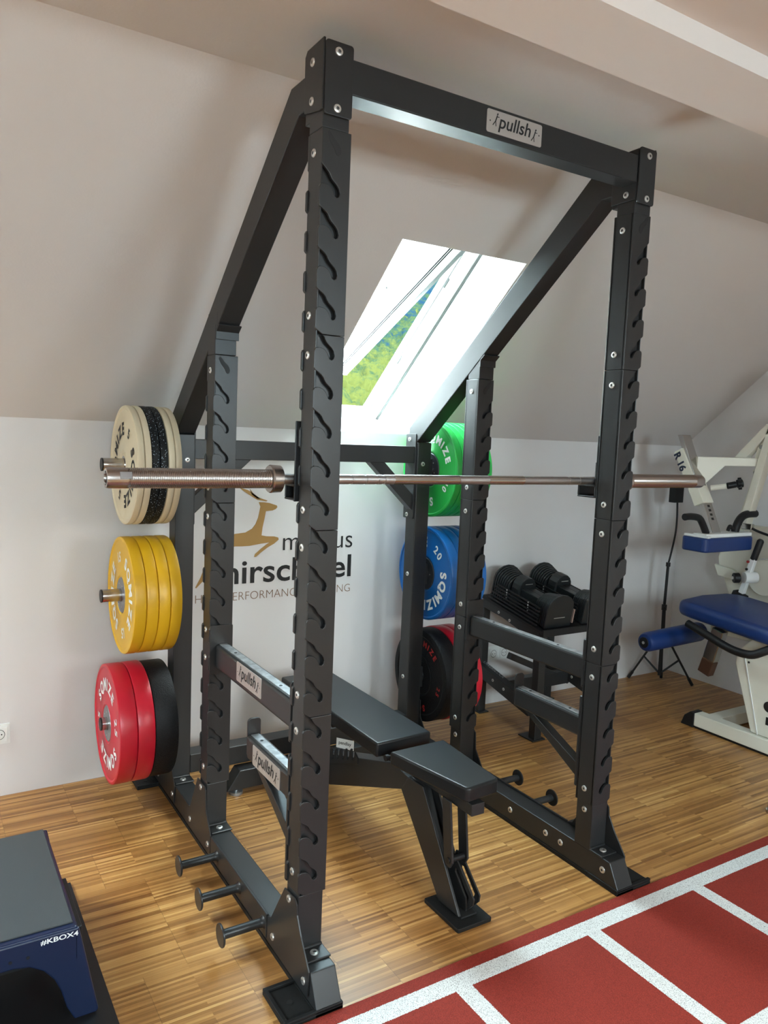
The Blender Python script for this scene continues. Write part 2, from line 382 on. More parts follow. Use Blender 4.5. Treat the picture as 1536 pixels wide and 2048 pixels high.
# ------------------------------------------------------------------ the room
def quad(bm, *ps, mi=0): bm.faces.new([bm.verts.new(p) for p in ps]).material_index = mi
def struct(name, bm, m, bevel=0): return tag(obj(name, bm, m, bevel=bevel), kind='structure')
b = B(); bx(b, XL, XR, YF, YW, -.1, 0); struct('floor', b, M_floor)
b = B(); bx(b, XL-.1, XR+.1, YW, YW+.12, -.1, ZK); struct('wall_back', b, M_wall)
b = B(); bx(b, XL-.1, XR+.1, YF-.12, YF, -.1, ZFK); struct('wall_front', b, M_wall)
gab = [(YW+.1, -.1), (YW+.1, ZK), (YC, ZC+.1), (-2.9, ZC+.1), (YF-.1, ZFK), (YF-.1, -.1)]
b = B(); prism(b, gab, 'x', XR, XR+.1); struct('wall_right', b, M_wall)
b = B(); prism(b, gab, 'x', XL-.1, XL); struct('wall_left', b, M_wall)
# sloped ceiling with the roof window opening; opening x .70..1.31, u 0..1.09
OX0, OX1, OU1 = .70, 1.31, 1.098
UT = (Vector((0, YC, ZC))-O0).length
b = B()
LX0, LX1 = -2.72, -1.88
for (x0, x1, u0, u1) in ((XL, LX0, 0, UT), (LX1, OX0, 0, UT), (LX0, LX1, OU1, UT), (OX1, XR, 0, UT), (OX0, OX1, OU1, UT)):
    quad(b, SP(x0, u0, 0), SP(x1, u0, 0), SP(x1, u1, 0), SP(x0, u1, 0))
struct('ceiling', b, M_ceil)
b = B()
for (x0, x1, u0, u1) in ((XL-.1, LX0-.02, -.6, UT+.3), (LX0-.02, LX1+.02, OU1+.22, UT+.3), (LX0-.02, LX1+.02, -.6, -.30), (LX1+.02, OX0-.02, -.6, UT+.3), (OX1+.02, XR+.1, -.6, UT+.3), (OX0-.02, OX1+.02, OU1+.22, UT+.3), (OX0-.02, OX1+.02, -.6, -.30)):
    quad(b, SP(x0, u0, .36), SP(x1, u0, .36), SP(x1, u1, .36), SP(x0, u1, .36))
struct('ceiling', b, M_ceil)
# flat ceiling, dropped beam and the ceiling in front of it
b = B(); bx(b, XL, XR, -.40, YC+.02, ZC, ZC+.08); struct('ceiling', b, M_ceil)
b = B(); bx(b, XL, XR, -.581, -.378, 2.40, ZC+.08); struct('trim_1', b, M_beamp)
b = B(); bx(b, XL, XR, -2.92, -.56, 2.45, 2.55); struct('ceiling', b, M_beamp)
b = B(); FU = ( -2.9-YF)/math.cos(FSL)
xs = [XL]+[v for wdw in FILL_OPENINGS for v in wdw[:2]]+[XR]
for i in range(len(xs)-1):
    if i % 2 == 0: quad(b, FP(xs[i], 0, 0), FP(xs[i+1], 0, 0), FP(xs[i+1], FU, 0), FP(xs[i], FU, 0))
    else:
        c, d = FILL_OPENINGS[i//2][2:]
        quad(b, FP(xs[i], 0, 0), FP(xs[i+1], 0, 0), FP(xs[i+1], c, 0), FP(xs[i], c, 0)); quad(b, FP(xs[i], d, 0), FP(xs[i+1], d, 0), FP(xs[i+1], FU, 0), FP(xs[i], FU, 0))
struct('ceiling', b, M_ceil)
for k, (x0, x1, u0, u1) in enumerate(FILL_OPENINGS):
    wr = thing('window_%d' % (k+2), FP((x0+x1)/2, u0, 0), kind='structure')  # unseen roof opening added behind the camera for fill light
    b = B()
    for (a, c, d, e) in ((x0, x0, u0, u1), (x1, x1, u0, u1), (x0, x1, u0, u0), (x0, x1, u1, u1)):
        p = [FP(a, d, 0), FP(c, e, 0)]; quad(b, p[0], p[1], FP(c, e, .16), FP(a, d, .16))
    xm = (x0+x1)/2; um = (u0+u1)/2
    beam(b, FP(xm, u0, .05), FP(xm, u1, .05), .05, .04, (1, 0, 0)); beam(b, FP(x0, um, .05), FP(x1, um, .05), .04, .05, FNO)
    obj('window_frame', b, M_white, wr)  # frame of the added, unseen fill opening
# roof window
wn_ = thing('window_1', SP(1.005, 0, 0), kind='structure')
tag(wn_, 'roof window with its sash tilted open in the sloped ceiling')
b = B()
LB = Vector((0, 1.877, 1.603))   # outer end of the lower lining
def at(x, v): return Vector((x, v.y, v.z))
D1 = .27
TPu = OU1
TPo = OU1+.20
def lining(b, x0, x1):
    quad(b, SP(x1, 0, 0), at(x1, LB), SP(x1, TPo, D1), SP(x1, TPu, 0))
    quad(b, SP(x0, 0, 0), at(x0, LB), SP(x0, TPo, D1), SP(x0, TPu, 0))
    quad(b, SP(x0, 0, 0), SP(x1, 0, 0), at(x1, LB), at(x0, LB))
    quad(b, SP(x0, TPu, 0), SP(x1, TPu, 0), SP(x1, TPo, D1), SP(x0, TPo, D1))
lining(b, OX0, OX1)
obj('lining', b, M_white, wn_)
wl_ = thing('window_5', SP(-2.3, 0, 0), kind='structure')
b = B(); lining(b, LX0, LX1); obj('lining', b, M_white, wl_)
b = B(); beam(b, SP(LX0+.02, -.2, D1), SP(LX0+.02, TPo, D1), .05, .06, NO); beam(b, SP(LX1-.02, -.2, D1), SP(LX1-.02, TPo, D1), .05, .06, NO)
beam(b, SP(LX0, TPo, D1), SP(LX1, TPo, D1), .06, .06, NO); beam(b, SP(LX0, -.2, D1), SP(LX1, -.2, D1), .06, .06, NO); obj('window_frame', b, M_frame, wl_)
b = B(); fo = [(OX0-.01, -.26), (OX1+.01, -.26), (OX1+.01, 1.34), (OX0-.01, 1.34)]; fi = [(OX0+.055, -.195), (OX1-.055, -.195), (OX1-.055, 1.28), (OX0+.055, 1.28)]
for d0, d1 in ((D1-.002, D1+.09),):
    V = [[b.verts.new(SP(x, u, d)) for (x, u) in ring] for d in (d0, d1) for ring in (fo, fi)]
    for i in range(4):
        j = (i+1) % 4
        b.faces.new((V[0][i], V[0][j], V[1][j], V[1][i])); b.faces.new((V[2][i], V[3][i], V[3][j], V[2][j]))
        b.faces.new((V[0][i], V[2][i], V[2][j], V[0][j])); b.faces.new((V[1][i], V[1][j], V[3][j], V[3][i]))
bmesh.ops.recalc_face_normals(b, faces=b.faces)
fr_ = obj('frame', b, M_frame, wn_)
b = B()
for u_ in (.62, .02): bx(b, OX1-.058, OX1-.050, 0, .02, 0, .02); bmesh.ops.transform(b, matrix=Matrix.Translation(SP(0, u_, D1+.03)), verts=b.verts[-8:])
b2 = B()
for u_ in (.70, .20, -.15): beam(b2, SP(OX1-.058, u_, D1+.03), SP(OX1-.058, u_+.05, D1+.03), .006, .010, (1, 0, 0))
b.free(); obj('hinge_fitting', b2, M_band, wn_)
b = B(); beam(b, SP(OX1-.002, -.19, D1-.006), SP(OX1-.002, 1.28, D1-.006), .012, .012, NO); beam(b, SP(OX1-.0555, -.19, D1+.04), SP(OX1-.0555, 1.28, D1+.04), .004, .004, NO); obj('frame_groove', b, M_band, wn_)
# sash, hung at the top and swung outward
HP = Vector((0, 1.04, 2.345)); SD = Vector((0, .906, -.423)); SN = Vector((0, .423, .906)); SL = 1.18
def SS(x, l, d): return Vector((x, 0, 0))+HP+SD*l+SN*d
b = B(); SO = [(OX0+.06, -.26), (OX1-.068, -.26), (OX1-.068, SL), (OX0+.06, SL)]; SI = [(OX0+.13, -.17), (OX1-.165, -.17), (OX1-.165, SL-.09), (OX0+.13, SL-.09)]
V = [[b.verts.new(SS(x, l, d)) for (x, l) in ring] for d in (0, .05) for ring in (SO, SI)]
for i in range(4):
    j = (i+1) % 4
    b.faces.new((V[0][i], V[0][j], V[1][j], V[1][i])); b.faces.new((V[2][i], V[3][i], V[3][j], V[2][j]))
    b.faces.new((V[0][i], V[2][i], V[2][j], V[0][j])); b.faces.new((V[1][i], V[1][j], V[3][j], V[3][i]))
bmesh.ops.recalc_face_normals(b, faces=b.faces)
sash = obj('sash', b, M_frame, wn_)
b = B()
for dx in (.012, .024): beam(b, SS(OX1-.165+dx, -.17, -.001), SS(OX1-.165+dx, SL-.09, -.001), .0055, .002, (1, 0, 0))
obj('gasket', b, M_gask, sash)
b = B(); beam(b, SS(OX1-.082, -.25, -.002), SS(OX1-.082, SL-.01, -.002), .022, .003, (1, 0, 0)); obj('seal_strip', b, M_band, sash)
b = B(); x0, x1 = OX0+.125, OX1-.16
V = [b.verts.new(SS(x, l, .03)) for x, l in ((x0, -.175), (x1, -.175), (x1, SL-.085), (x0, SL-.085))]; b.faces.new(V)
obj('glass', b, M_glass, sash)
# wooded hillside outside
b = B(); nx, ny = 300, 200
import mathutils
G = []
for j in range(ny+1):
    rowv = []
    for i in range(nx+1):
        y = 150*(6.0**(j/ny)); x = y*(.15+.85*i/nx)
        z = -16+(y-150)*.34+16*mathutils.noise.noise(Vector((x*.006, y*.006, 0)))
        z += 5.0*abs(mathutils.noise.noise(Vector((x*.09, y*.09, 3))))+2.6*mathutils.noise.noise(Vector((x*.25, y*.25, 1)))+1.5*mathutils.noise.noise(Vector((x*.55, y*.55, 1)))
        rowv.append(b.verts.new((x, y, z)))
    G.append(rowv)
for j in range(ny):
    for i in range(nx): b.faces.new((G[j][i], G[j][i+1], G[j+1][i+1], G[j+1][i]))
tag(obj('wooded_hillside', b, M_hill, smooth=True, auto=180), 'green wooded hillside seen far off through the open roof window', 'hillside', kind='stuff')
# track flooring
b = B(); bx(b, -1.6, XR-.02, -1.3, -.132, -.001, .004); 
tag(obj('running_track_mat', b, M_track), 'brick red rubber track flooring with a white ladder marking', 'floor mat')

# ------------------------------------------------------------------ power rack
W = 1.2003
ZT = 2.2595
RACK = thing('power_rack', (W/2, .55, 0), 'tall charcoal steel power rack standing under the sloped ceiling', 'power rack')
def mx(x0, x1, side):      # mirror an x interval for the right hand side
    return (x0, x1) if side == 0 else (W-x1, W-x0)
bolt_me = None
def bolt(parent, p, n, r=.0105):
    """round countersunk bolt at p facing n; every bolt shares one mesh"""
    global bolt_me
    if bolt_me is None:
        b = B()
        prof = [(0, .0), (0, 1.0), (.30, .94), (.42, .70), (.42, .40), (.18, .34), (.18, 0.0)]
        n_ = 20; rings = []
        for (h, rr) in prof[1:-1]: rings.append([b.verts.new((rr*math.cos(2*PI*k/n_), rr*math.sin(2*PI*k/n_), h)) for k in range(n_)])
        for i, (a, c) in enumerate(zip(rings, rings[1:])):
            for k in range(n_): b.faces.new((a[k], a[(k+1) % n_], c[(k+1) % n_], c[k])).material_index = 1 if i == 3 else 0
        b.faces.new(rings[-1]).material_index = 1; b.faces.new(rings[0][::-1])
        bolt_me = bpy.data.meshes.new('bolt'); b.to_mesh(bolt_me); b.free()
        bolt_me.materials.append(M_bolt); bolt_me.materials.append(M_bolth)
        for p_ in bolt_me.polygons: p_.use_smooth = True
        bolt_me.set_sharp_from_angle(angle=math.radians(40))
    o = bpy.data.objects.new('bolt', bolt_me); COL.objects.link(o); o.parent = parent
    o.location = Vector(p)-ORG[parent.name]; o.scale = (r, r, r*.8)
    o.rotation_euler = Vector(n).to_track_quat('Z', 'Y').to_euler(); return o
# slot outline for one 100 mm pitch (x from the outer edge, z below the seam)
PITCH = [(.016, 0), (.022, -.006), (.026, -.014), (.031, -.021), (.044, -.032), (.050, -.040), (.0525, -.050), (.050, -.058), (.045, -.0615), (.039, -.059), (.036, -.052), (.032, -.044), (.025, -.037), (.018, -.0335), (.010, -.032), (.003, -.0345), (.000, -.041), (.000, -.084), (.003, -.0885)]
def channel(up_, y0, side, ztop, zbot, first):
    """U shaped slotted channel: slotted arms front and back, plain web inside"""
    n = round((ztop-zbot)/.1); out = []
    for k in range(n):
        z0 = ztop-.1*k
        if first and k == 0:
            out += [(0.0, z0-.0005), (0, z0-.084), (.003, z0-.0885)]
        else: out += [(x-.004 if x < .012 else x, z0+z) for x, z in PITCH]
    out += [(.016, zbot+.0006), (.080, zbot+.0006), (.080, ztop-.0006)]
    if not first: out[0] = (.016, ztop-.0006)
    b = B()
    for (ya, yb_) in ((y0, y0+.010), (y0+.072, y0+.082)):
        if side == 0: pr = out
        else: pr = [(W-x, z) for x, z in out]
        prism(b, pr, 'y', ya, yb_)
    xa, xb = mx(.0745, .080, side)
    bx(b, xa, xb, y0+.004, y0+.078, zbot+.0006, ztop-.0006)
    o = obj('slotted_channel', b, M_steel, up_, bevel=.0014)
    if first:      # closed keyhole at the very top
        b = B(); z0 = ztop+.0; kh = [(x, z0+z+.0) for x, z in PITCH[2:12]]+[(.020, z0-.030), (.012, z0-.012), (.016, z0-.004)]
        if side: kh = [(W-x, z) for x, z in kh]
        prism(b, kh, 'y', y0-.0006, y0+.001); obj('keyhole', b, M_ink, up_)
    return o
def upright(side, y0, ztube, segs):
    b = B(); xa, xb = mx(.0015, .0745, side)
    zt_ = ZT-.5*segs[0]+.001
    bx(b, xa, xb, y0+.0165, y0+.0655, .259, zt_+.001); xf, xg = mx(.0005, .0045, side); bx(b, xf, xg, y0+.004, y0+.078, .2595, zt_-.0005)
    bx(b, *mx(.0005, .0745, side), y0+.004, y0+.078, .097, .2596); bx(b, *mx(.0005, .0745, side), y0+.004, y0+.078, zt_, ztube)
    u_ = obj('upright', b, M_steel, RACK, bevel=.003)
    xo = .0005 if side == 0 else W-.0005; no = (-1, 0, 0) if side == 0 else (1, 0, 0)
    xi = .080 if side == 0 else W-.080; ni = (1, 0, 0) if side == 0 else (-1, 0, 0)
    for k in segs:
        zt = ZT-.5*k; channel(u_, y0, side, zt, zt-.5, k == segs[0])
        for zb in (zt-.05, zt-.45):
            bolt(u_, (xo, y0+.048, zb), no); bolt(u_, (xi, y0+.043, zb), ni)
    bolt(u_, (xi-.0055*(1 if side == 0 else -1), y0+.041, .233), ni)
    return u_
for side in (0, 1):
    upright(side, 0.0, 2.30, (0, 1, 2, 3))
    upright(side, .754, 1.86, (1, 2, 3))
    # rear storage upright
    b = B(); xa, xb = mx(.0, .075, side); prism(b, [(1.182, .097), (1.262, .097), (1.262, 1.50), (1.182, 1.487)], 'x', xa, xb)
    ru = obj('rear_upright', b, M_steel, RACK, bevel=.003)
    xi = .075 if side == 0 else W-.075; ni = (1, 0, 0) if side == 0 else (-1, 0, 0)
    for z in (.366, .866): bolt(ru, (xi, 1.225, z), ni)
    bolt(ru, ((.045, W-.045)[side], 1.182, 1.388), (0, -1, 0))
    # end plates of the cross beam on the rear upright
    b = B(); xa, xb = mx(.075, .081, side); prism(b, rrect(1.195, 1.276, 1.131, 1.527, .006), 'x', xa, xb)
    ep = obj('end_plate', b, M_steel, RACK, bevel=.001)
    xi = .081 if side == 0 else W-.081
    for z in (1.148, 1.323, 1.500): bolt(ep, (xi, 1.245, z), ni)
    # gusset strut
    b = B(); xs_ = [.085, .085, .248, .318]; pts = [(.081, 1.245), (.081, 1.172), (.318, 1.392), (.238, 1.392)]
    if side: pts = [(W-x, z) for x, z in pts]
    prism(b, pts, 'y', 1.204, 1.250); obj('gusset_strut', b, M_steel, RACK, bevel=.002)
    # plate pegs
    for z in (1.363, .864, .362):
        c0, c1 = ((-.268, .0), (1.468, W))[side] if True else None
        c0, c1 = (-.268, .0) if side == 0 else (W+.268, W)
        b = B(); cyl(b, (c0, 1.222, z), (c1, 1.222, z), .0245, 32)
        pg = obj('plate_peg', b, M_chrome, RACK, smooth=True)
        b = B(); dd = -1 if side == 0 else 1
        cyl(b, (c0+dd*.001, 1.222, z), (c0-dd*.004, 1.222, z), .0248, 32); obj('end_cap', b, M_black, pg, smooth=True)
        b = B(); bx(b, *mx(-.016, .0, side), 1.19, 1.254, z-.05, z+.05); obj('peg_bracket', b, M_steel, pg, bevel=.002)
    # base rail
    xa, xb = mx(-.002, .0728, side)
    b = B(); prism(b, [(-.0845, .097), (-.125, .020), (-.125, .014), (1.46, .014), (1.46, .030), (1.41, .097)], 'x', xa, xb)
    rail = obj('base_rail', b, M_steel, RACK, bevel=.003)
    xi = .0728 if side == 0 else W-.0728
    for y in (-.056, .145, .222, .422, .62): bolt(rail, (xi, y, .058), ni, .0115)
    # base pads: thin black rubber runner and corner pads
    xa, xb = mx(-.004, .0748, side)
    b = B(); bx(b, xa, xb, -.128, 1.46, .0005, .014); obj('base_runner', b, M_rubber, RACK)
    for (ya, yb_) in ((-.128, .018), (1.354, 1.463)):
        xa, xb = mx(-.092, .0765, side)
        b = B(); bx(b, xa, xb, ya, yb_, .0005, .010)
        for r_ in ((xa, xb, ya, ya+.012), (xa, xb, yb_-.012, yb_), (xa, xa+.012, ya+.012, yb_-.012)): bx(b, *r_, .010, .019)
        fp = obj('foot_pad', b, M_rubber, RACK, bevel=.002)
        b = B(); cxp = (-.045, W+.045)[side]; cyl(b, (cxp, (ya+yb_)/2, .0095), (cxp, (ya+yb_)/2, .0125), .008, 16); obj('pad_hole', b, M_ink, fp)
    # foot gusset plates on the outer side and the small flanges
    for y0 in (0.0, .754, 1.182):
        poly = [(.079, .247), (.014, .252), (.0, .24), (-.004, .212), (-.031, .167), (-.084, .099), (-.080, .030), (-.070, .023), (.186, .023), (.192, .032), (.189, .100), (.166, .108)]
        if y0 > .5:
            poly = [(.090, .250), (.012, .250), (.0, .24), (-.006, .170), (-.060, .098), (-.058, .032), (-.05, .024), (.190, .024), (.194, .034), (.192, .100), (.168, .108)]
        if y0 > 1: poly = [(p, z) for p, z in [(.09, .25), (-.0, .25), (-.006, .17), (-.06, .098), (-.05, .024), (.17, .024), (.17, .1)]]
        xa, xb = mx(-.007, -.0022, side)
        b = B(); prism(b, [(y0+p, z) for p, z in poly], 'x', xa, xb)
        gp = obj('foot_gusset', b, M_steel, RACK, bevel=.0012)
        xo = (-.007, W+.007)[side]; no = (-1, 0, 0) if side == 0 else (1, 0, 0)
        bl_ = ((.048, .232), (-.055, .058), (.150, .058)) if y0 < .1 else ((.05, .232), (-.033, .058), (.168, .058))
        for (py, pz) in bl_: bolt(gp, (xo, y0+py, pz), no)
        xa, xb = mx(.002, .0765, side)
        b = B(); bx(b, xa, xb, y0-.052, y0+.006, .0975, .1035)
        cyl(b, (xa+.0015, y0+.003, .1045), (xb-.0015, y0+.003, .1045), .005, 10)
        fl = obj('foot_flange', b, M_steel, RACK, bevel=.002); bolt(fl, ((xa+xb)/2, y0-.024, .1035), (0, 0, 1), .012)
    # low band pegs
    xa, xb = mx(-.0095, -.0022, side)
    b = B(); bx(b, xa, xb, .192, .684, .029, .103); pp = obj('peg_plate', b, M_steel, RACK, bevel=.002)
    for y in (.205+.01, .411, .618):
        x0 = (-.0095, W+.0095)[side]; d = (-1, 1)[side]
        b = B(); lx = [(0, .020), (.006*d, .015), (.012*d, .0138), (.1265*d, .0138), (.1265*d, .032), (.128*d, .0335), (.1315*d, .0335), (.133*d, .032)]
        lathe(b, lx, (x0, y, .066), 32); obj('band_peg', b, M_steel, pp, smooth=True)
    # sloping top brace from the cap down to the rear upright
    xa, xb = mx(.002, .0765, side)
    b = B(); prism(b, [(.100, 2.416), (.201, 2.416), (1.262, 1.553), (1.262, 1.500), (1.19, 1.490), (.148, 2.331), (.100, 2.331)], 'x', xa, xb)
    obj('top_brace', b, M_steel, RACK, bevel=.003)
    # cap bracket at the top of the front upright: front plate, outer plate
    xa, xb = mx(-.001, .076, side)
    b = B(); prism(b, rrect(xa, xb, 2.289, 2.463, .008), 'y', -.006, .0)
    xo0, xo1 = mx(-.005, .001, side)
    prism(b, [(.0, 2.468), (.092, 2.468), (.104, 2.455), (.104, 2.331), (.100, 2.317), (.014, 2.300), (.0, 2.300)], 'x', xo0, xo1)
    xi0, xi1 = mx(.071, .077, side)
    prism(b, [(.003, 2.455), (.104, 2.455), (.104, 2.30), (.003, 2.30)], 'x', xi0, xi1)
    bx(b, *mx(.001, .071, side), .003, .104, 2.290, 2.461)
    cp = obj('top_bracket', b, M_steel, RACK, bevel=.0018)
    xm_ = (.034, W-.034)[side]
    for z in (2.440, 2.307): bolt(cp, (xm_, -.006, z), (0, -1, 0), .0105)
    xo = (-.005, W+.005)[side]
    for z in (2.428, 2.335): bolt(cp, (xo, .058, z), (-1, 0, 0) if side == 0 else (1, 0, 0))
    if side: bolt(cp, (W-.077, .042, 2.322), (-1, 0, 0))
    # sloped joint plates over the mid uprights
    b = B(); xa, xb = mx(.0, .080, side)
    beam(b, ((xa+xb)/2, .726, 1.856), ((xa+xb)/2, .752, 1.836), xb-xa, .005, (1, 0, 0))
    bx(b, xa, xb, .7485, .7535, 1.81, 1.838)
    prism(b, [(.745, 1.85), (.836, 1.775), (.836, 1.9), (.745, 1.9)], 'x', *mx(.0015, .0745, side))
    jp = obj('brace_joint', b, M_steel, RACK, bevel=.001); bolt(jp, ((xa+xb)/2, .737, 1.851), (0, -.6, -.8), .009)
# top beam with its name plate
b = B(); bx(b, .076, W-.076, -.0, .069, 2.352, 2.436); TB = obj('top_beam', b, M_steel, RACK, bevel=.003)
def nameplate(parent, fn, wdt, hgt, dn):
    """fn(u,v,d): plate face coordinates to world"""
    b = B(); ring = rrect(0, wdt, 0, hgt, .006)
    A = [b.verts.new(fn(u, v, 0)) for u, v in ring]; C_ = [b.verts.new(fn(u, v, .0015)) for u, v in ring]; n = len(ring)
    b.faces.new(C_); b.faces.new(A[::-1])
    for i in range(n): b.faces.new((A[i], A[(i+1) % n], C_[(i+1) % n], C_[i]))
    bmesh.ops.recalc_face_normals(b, faces=b.faces)
    f2 = lambda u, v: fn(u, v, .0022)
    put_text(b, 'pullsh', (wdt*.20, wdt*.79, hgt*.10, hgt*.88), f2, 1, 0.012, .2)
    s = wdt/.2
    def fig(x, y, m):
        P = lambda u, v: f2(x+m*u*s, y+v*s)
        stroke(b, [(.004, .013), (-.001, -.001)], .0035*s, P, 1); stroke(b, [(-.001, -.001), (-.010, -.013)], .0026*s, P, 1)
        stroke(b, [(-.001, -.001), (.001, -.014)], .0026*s, P, 1); stroke(b, [(.003, .010), (.011, .011)], .002*s, P, 1)
        stroke(b, [(.0045, .016), (.0062, .019)], .004*s, P, 1)
    fig(wdt*.155, hgt*.56, 1); fig(wdt*.855, hgt*.40, 1)
    for uu in (.055, .945):
        c = [(wdt*uu+.0022*math.cos(2*PI*k/10), hgt*.5+.0022*math.sin(2*PI*k/10)) for k in range(10)]
        b.faces.new([b.verts.new(f2(u, v)) for u, v in c]).material_index = 1
    return obj('name_plate', b, [M_tagp, M_ink], parent)
nameplate(TB, lambda u, v, d: Vector((.503+u, -d, 2.365+v)), .204, .062, -1)
# rear cross beams
b = B(); bx(b, .081, W-.081, 1.2, 1.26, 1.391, 1.4685); obj('cross_beam', b, M_steel, RACK, bevel=.002)
b = B(); bx(b, .075, W-.075, 1.182, 1.26, .112, .190); obj('cross_beam', b, M_steel, RACK, bevel=.003)

# ------------------------------------------------------------------ j hooks, safety bars, spotter arms
for side in (0, 1):
    b = B(); xa, xb = mx(-.010, .080, side)
    bx(b, xa, xb, .0835, .0895, 1.328, 1.541)
    x1, x2 = mx(.0, .080, side)
    t_ = .006
    bx(b, x1, x2, .0895, .168, 1.328, 1.334); bx(b, x1, x2, .162, .168, 1.334, 1.384); bx(b, x1, x2, .0895, .162, 1.3655, 1.3715)
    lab = ('black steel bar hook under the barbell at the near left upright', 'black steel bar hook under the barbell at the right front upright')[side]
    jh = thing('bar_hook', ((xa+xb)/2, .09, 1.328), lab, 'bar hook', 'bar hooks')
    obj('hook_body', b, M_black, jh, bevel=.002)
    b = B(); bx(b, x1+.004, x2-.004, .0900, .0955, 1.372, 1.45); obj('hook_liner', b, M_black, jh, bevel=.001)
for side in (0, 1):
    sb = thing('safety_bar', ((.043, W-.043)[side], .42, .66), ('long safety bar on the left side of the rack bearing a name plate', 'long safety bar between the two right uprights, without a name plate')[side], 'safety bar', 'long safety bars')
    xa, xb = mx(.018, .068, side)
    b = B(); bx(b, xa, xb, .092, .748, .684, .766); br = obj('bar_tube', b, M_steel, sb, bevel=.008)
    b = B(); bx(b, xa+.013, xb-.010, .094, .746, .7645, .7680)
    st = obj('wear_strip', b, M_strip, sb, bevel=.001)
    b = B()
    for y in (.25, .62): cyl(b, ((xa+xb)/2, y, .7678), ((xa+xb)/2, y, .7690), .005, 14)
    obj('strip_hole', b, M_ink, st)
    for (ya, yb_) in ((.7475, .7535), (.0835, .0925)):
        x1, x2 = mx(-.002, .080, side)
        b = B(); prism(b, rrect(x1, x2, .662, .834, .006), 'y', ya, yb_); obj('end_plate', b, M_steel, sb, bevel=.001)
    if side == 0: nameplate(br, lambda u, v, d: Vector((.018-d, .540-u, .702+v)), .206, .064, -1)
    sa = thing('spotter_arm', ((.043, W-.043)[side], .25, .34), ('short spotter arm with a name plate on the left front upright', 'short spotter arm on the right front upright, without a name plate')[side], 'spotter arm', 'short spotter arms')
    b = B(); bx(b, xa, xb, .0925, .445, .476, .550); arm = obj('arm_tube', b, M_steel, sa, bevel=.008)
    b = B(); bx(b, xa+.013, xb-.010, .094, .44, .5485, .5520); st = obj('wear_strip', b, M_strip, sa, bevel=.001)
    b = B()
    for y in (.17, .38): cyl(b, ((xa+xb)/2, y, .5518), ((xa+xb)/2, y, .553), .005, 14)
    obj('strip_hole', b, M_ink, st)
    b = B(); prism(b, rrect(xa+.004, xb-.002, .476, .602, .012), 'y', .445, .452); obj('end_stop', b, M_steel, sa, bevel=.001)
    b = B(); prism(b, [(.385, .480), (.335, .480), (.0925, .345), (.0925, .30)][::-1] if False else [(.40, .480), (.345, .480), (.0925, .370), (.0925, .318)], 'x', (xa+xb)/2-.018, (xa+xb)/2+.018); obj('arm_brace', b, M_steel, sa, bevel=.002)
    b = B(); prism(b, rrect(*mx(-.002, .080, side), .262 if side == 0 else .30, .63, .006), 'y', .0835, .0925); obj('mounting_plate', b, M_steel, sa, bevel=.001)
    if side == 0: nameplate(arm, lambda u, v, d: Vector((.018-d, .388-u, .478+v)), .206, .064, -1)

# ------------------------------------------------------------------ barbell
XM, BY, BZ = .615, .110, 1.3864
BB = thing('barbell', (XM, BY, BZ-.014), 'long steel barbell resting across the rack on two hooks', 'barbell')
b = B(); pr = [(-.655, .0139)]
def ring(x, w_=.004): return [(x-w_, .0140), (x-w_+.0005, .0128), (x+w_-.0005, .0128), (x+w_, .0140)]
marks = sorted([-.443, -.396, -.358, -.336, .396, .443])
for m_ in marks: pr += ring(m_)
pr += [(.655, .0139)]; lathe(b, pr, (XM, BY, BZ), 28); sh = obj('shaft', b, M_shaft, BB, smooth=True)
b = B()
for (a, c) in ((-.30, -.064), (.051, .196)): lathe(b, [(a, .0142), (c, .0142)], (XM, BY, BZ), 28)
obj('smooth_band', b, M_chrome, sh, smooth=True)
for s_ in (-1, 1):
    b = B(); pf = [(.685, .0250)]; x = .690
    while x < 1.048:
        pf += [(x, .0250), (x+.0012, .0238), (x+.0026, .0238), (x+.0038, .0250)]; x += .0046
    pf += [(1.055, .0250), (1.094, .0250), (1.100, .0235), (1.100, .0175), (1.092, .0165)]
    lathe(b, [(p*s_, r) for p, r in pf], (XM, BY, BZ), 40); sl = obj('sleeve', b, M_sleeve, BB, smooth=True, auto=50)
    b = B(); lathe(b, [(1.0925*s_, .0001), (1.0925*s_, .0170), (1.0945*s_, .0165), (1.0945*s_, .0001)], (XM, BY, BZ), 32); obj('end_cap', b, M_hubd, sl)
    if s_ < 0:
        b = B(); beam(b, (XM-1.072, BY-.0222, BZ+.0075), (XM-1.044, BY-.0222, BZ+.0075), .006, .017, (0, -.95, .32)); obj('sleeve_latch', b, M_hub, sl, bevel=.001)
    b = B(); lathe(b, [(.655*s_, .033), (.657*s_, .036), (.683*s_, .0375), (.687*s_, .035), (.687*s_, .025)], (XM, BY, BZ), 48); obj('collar', b, M_sleeve, BB, smooth=True)

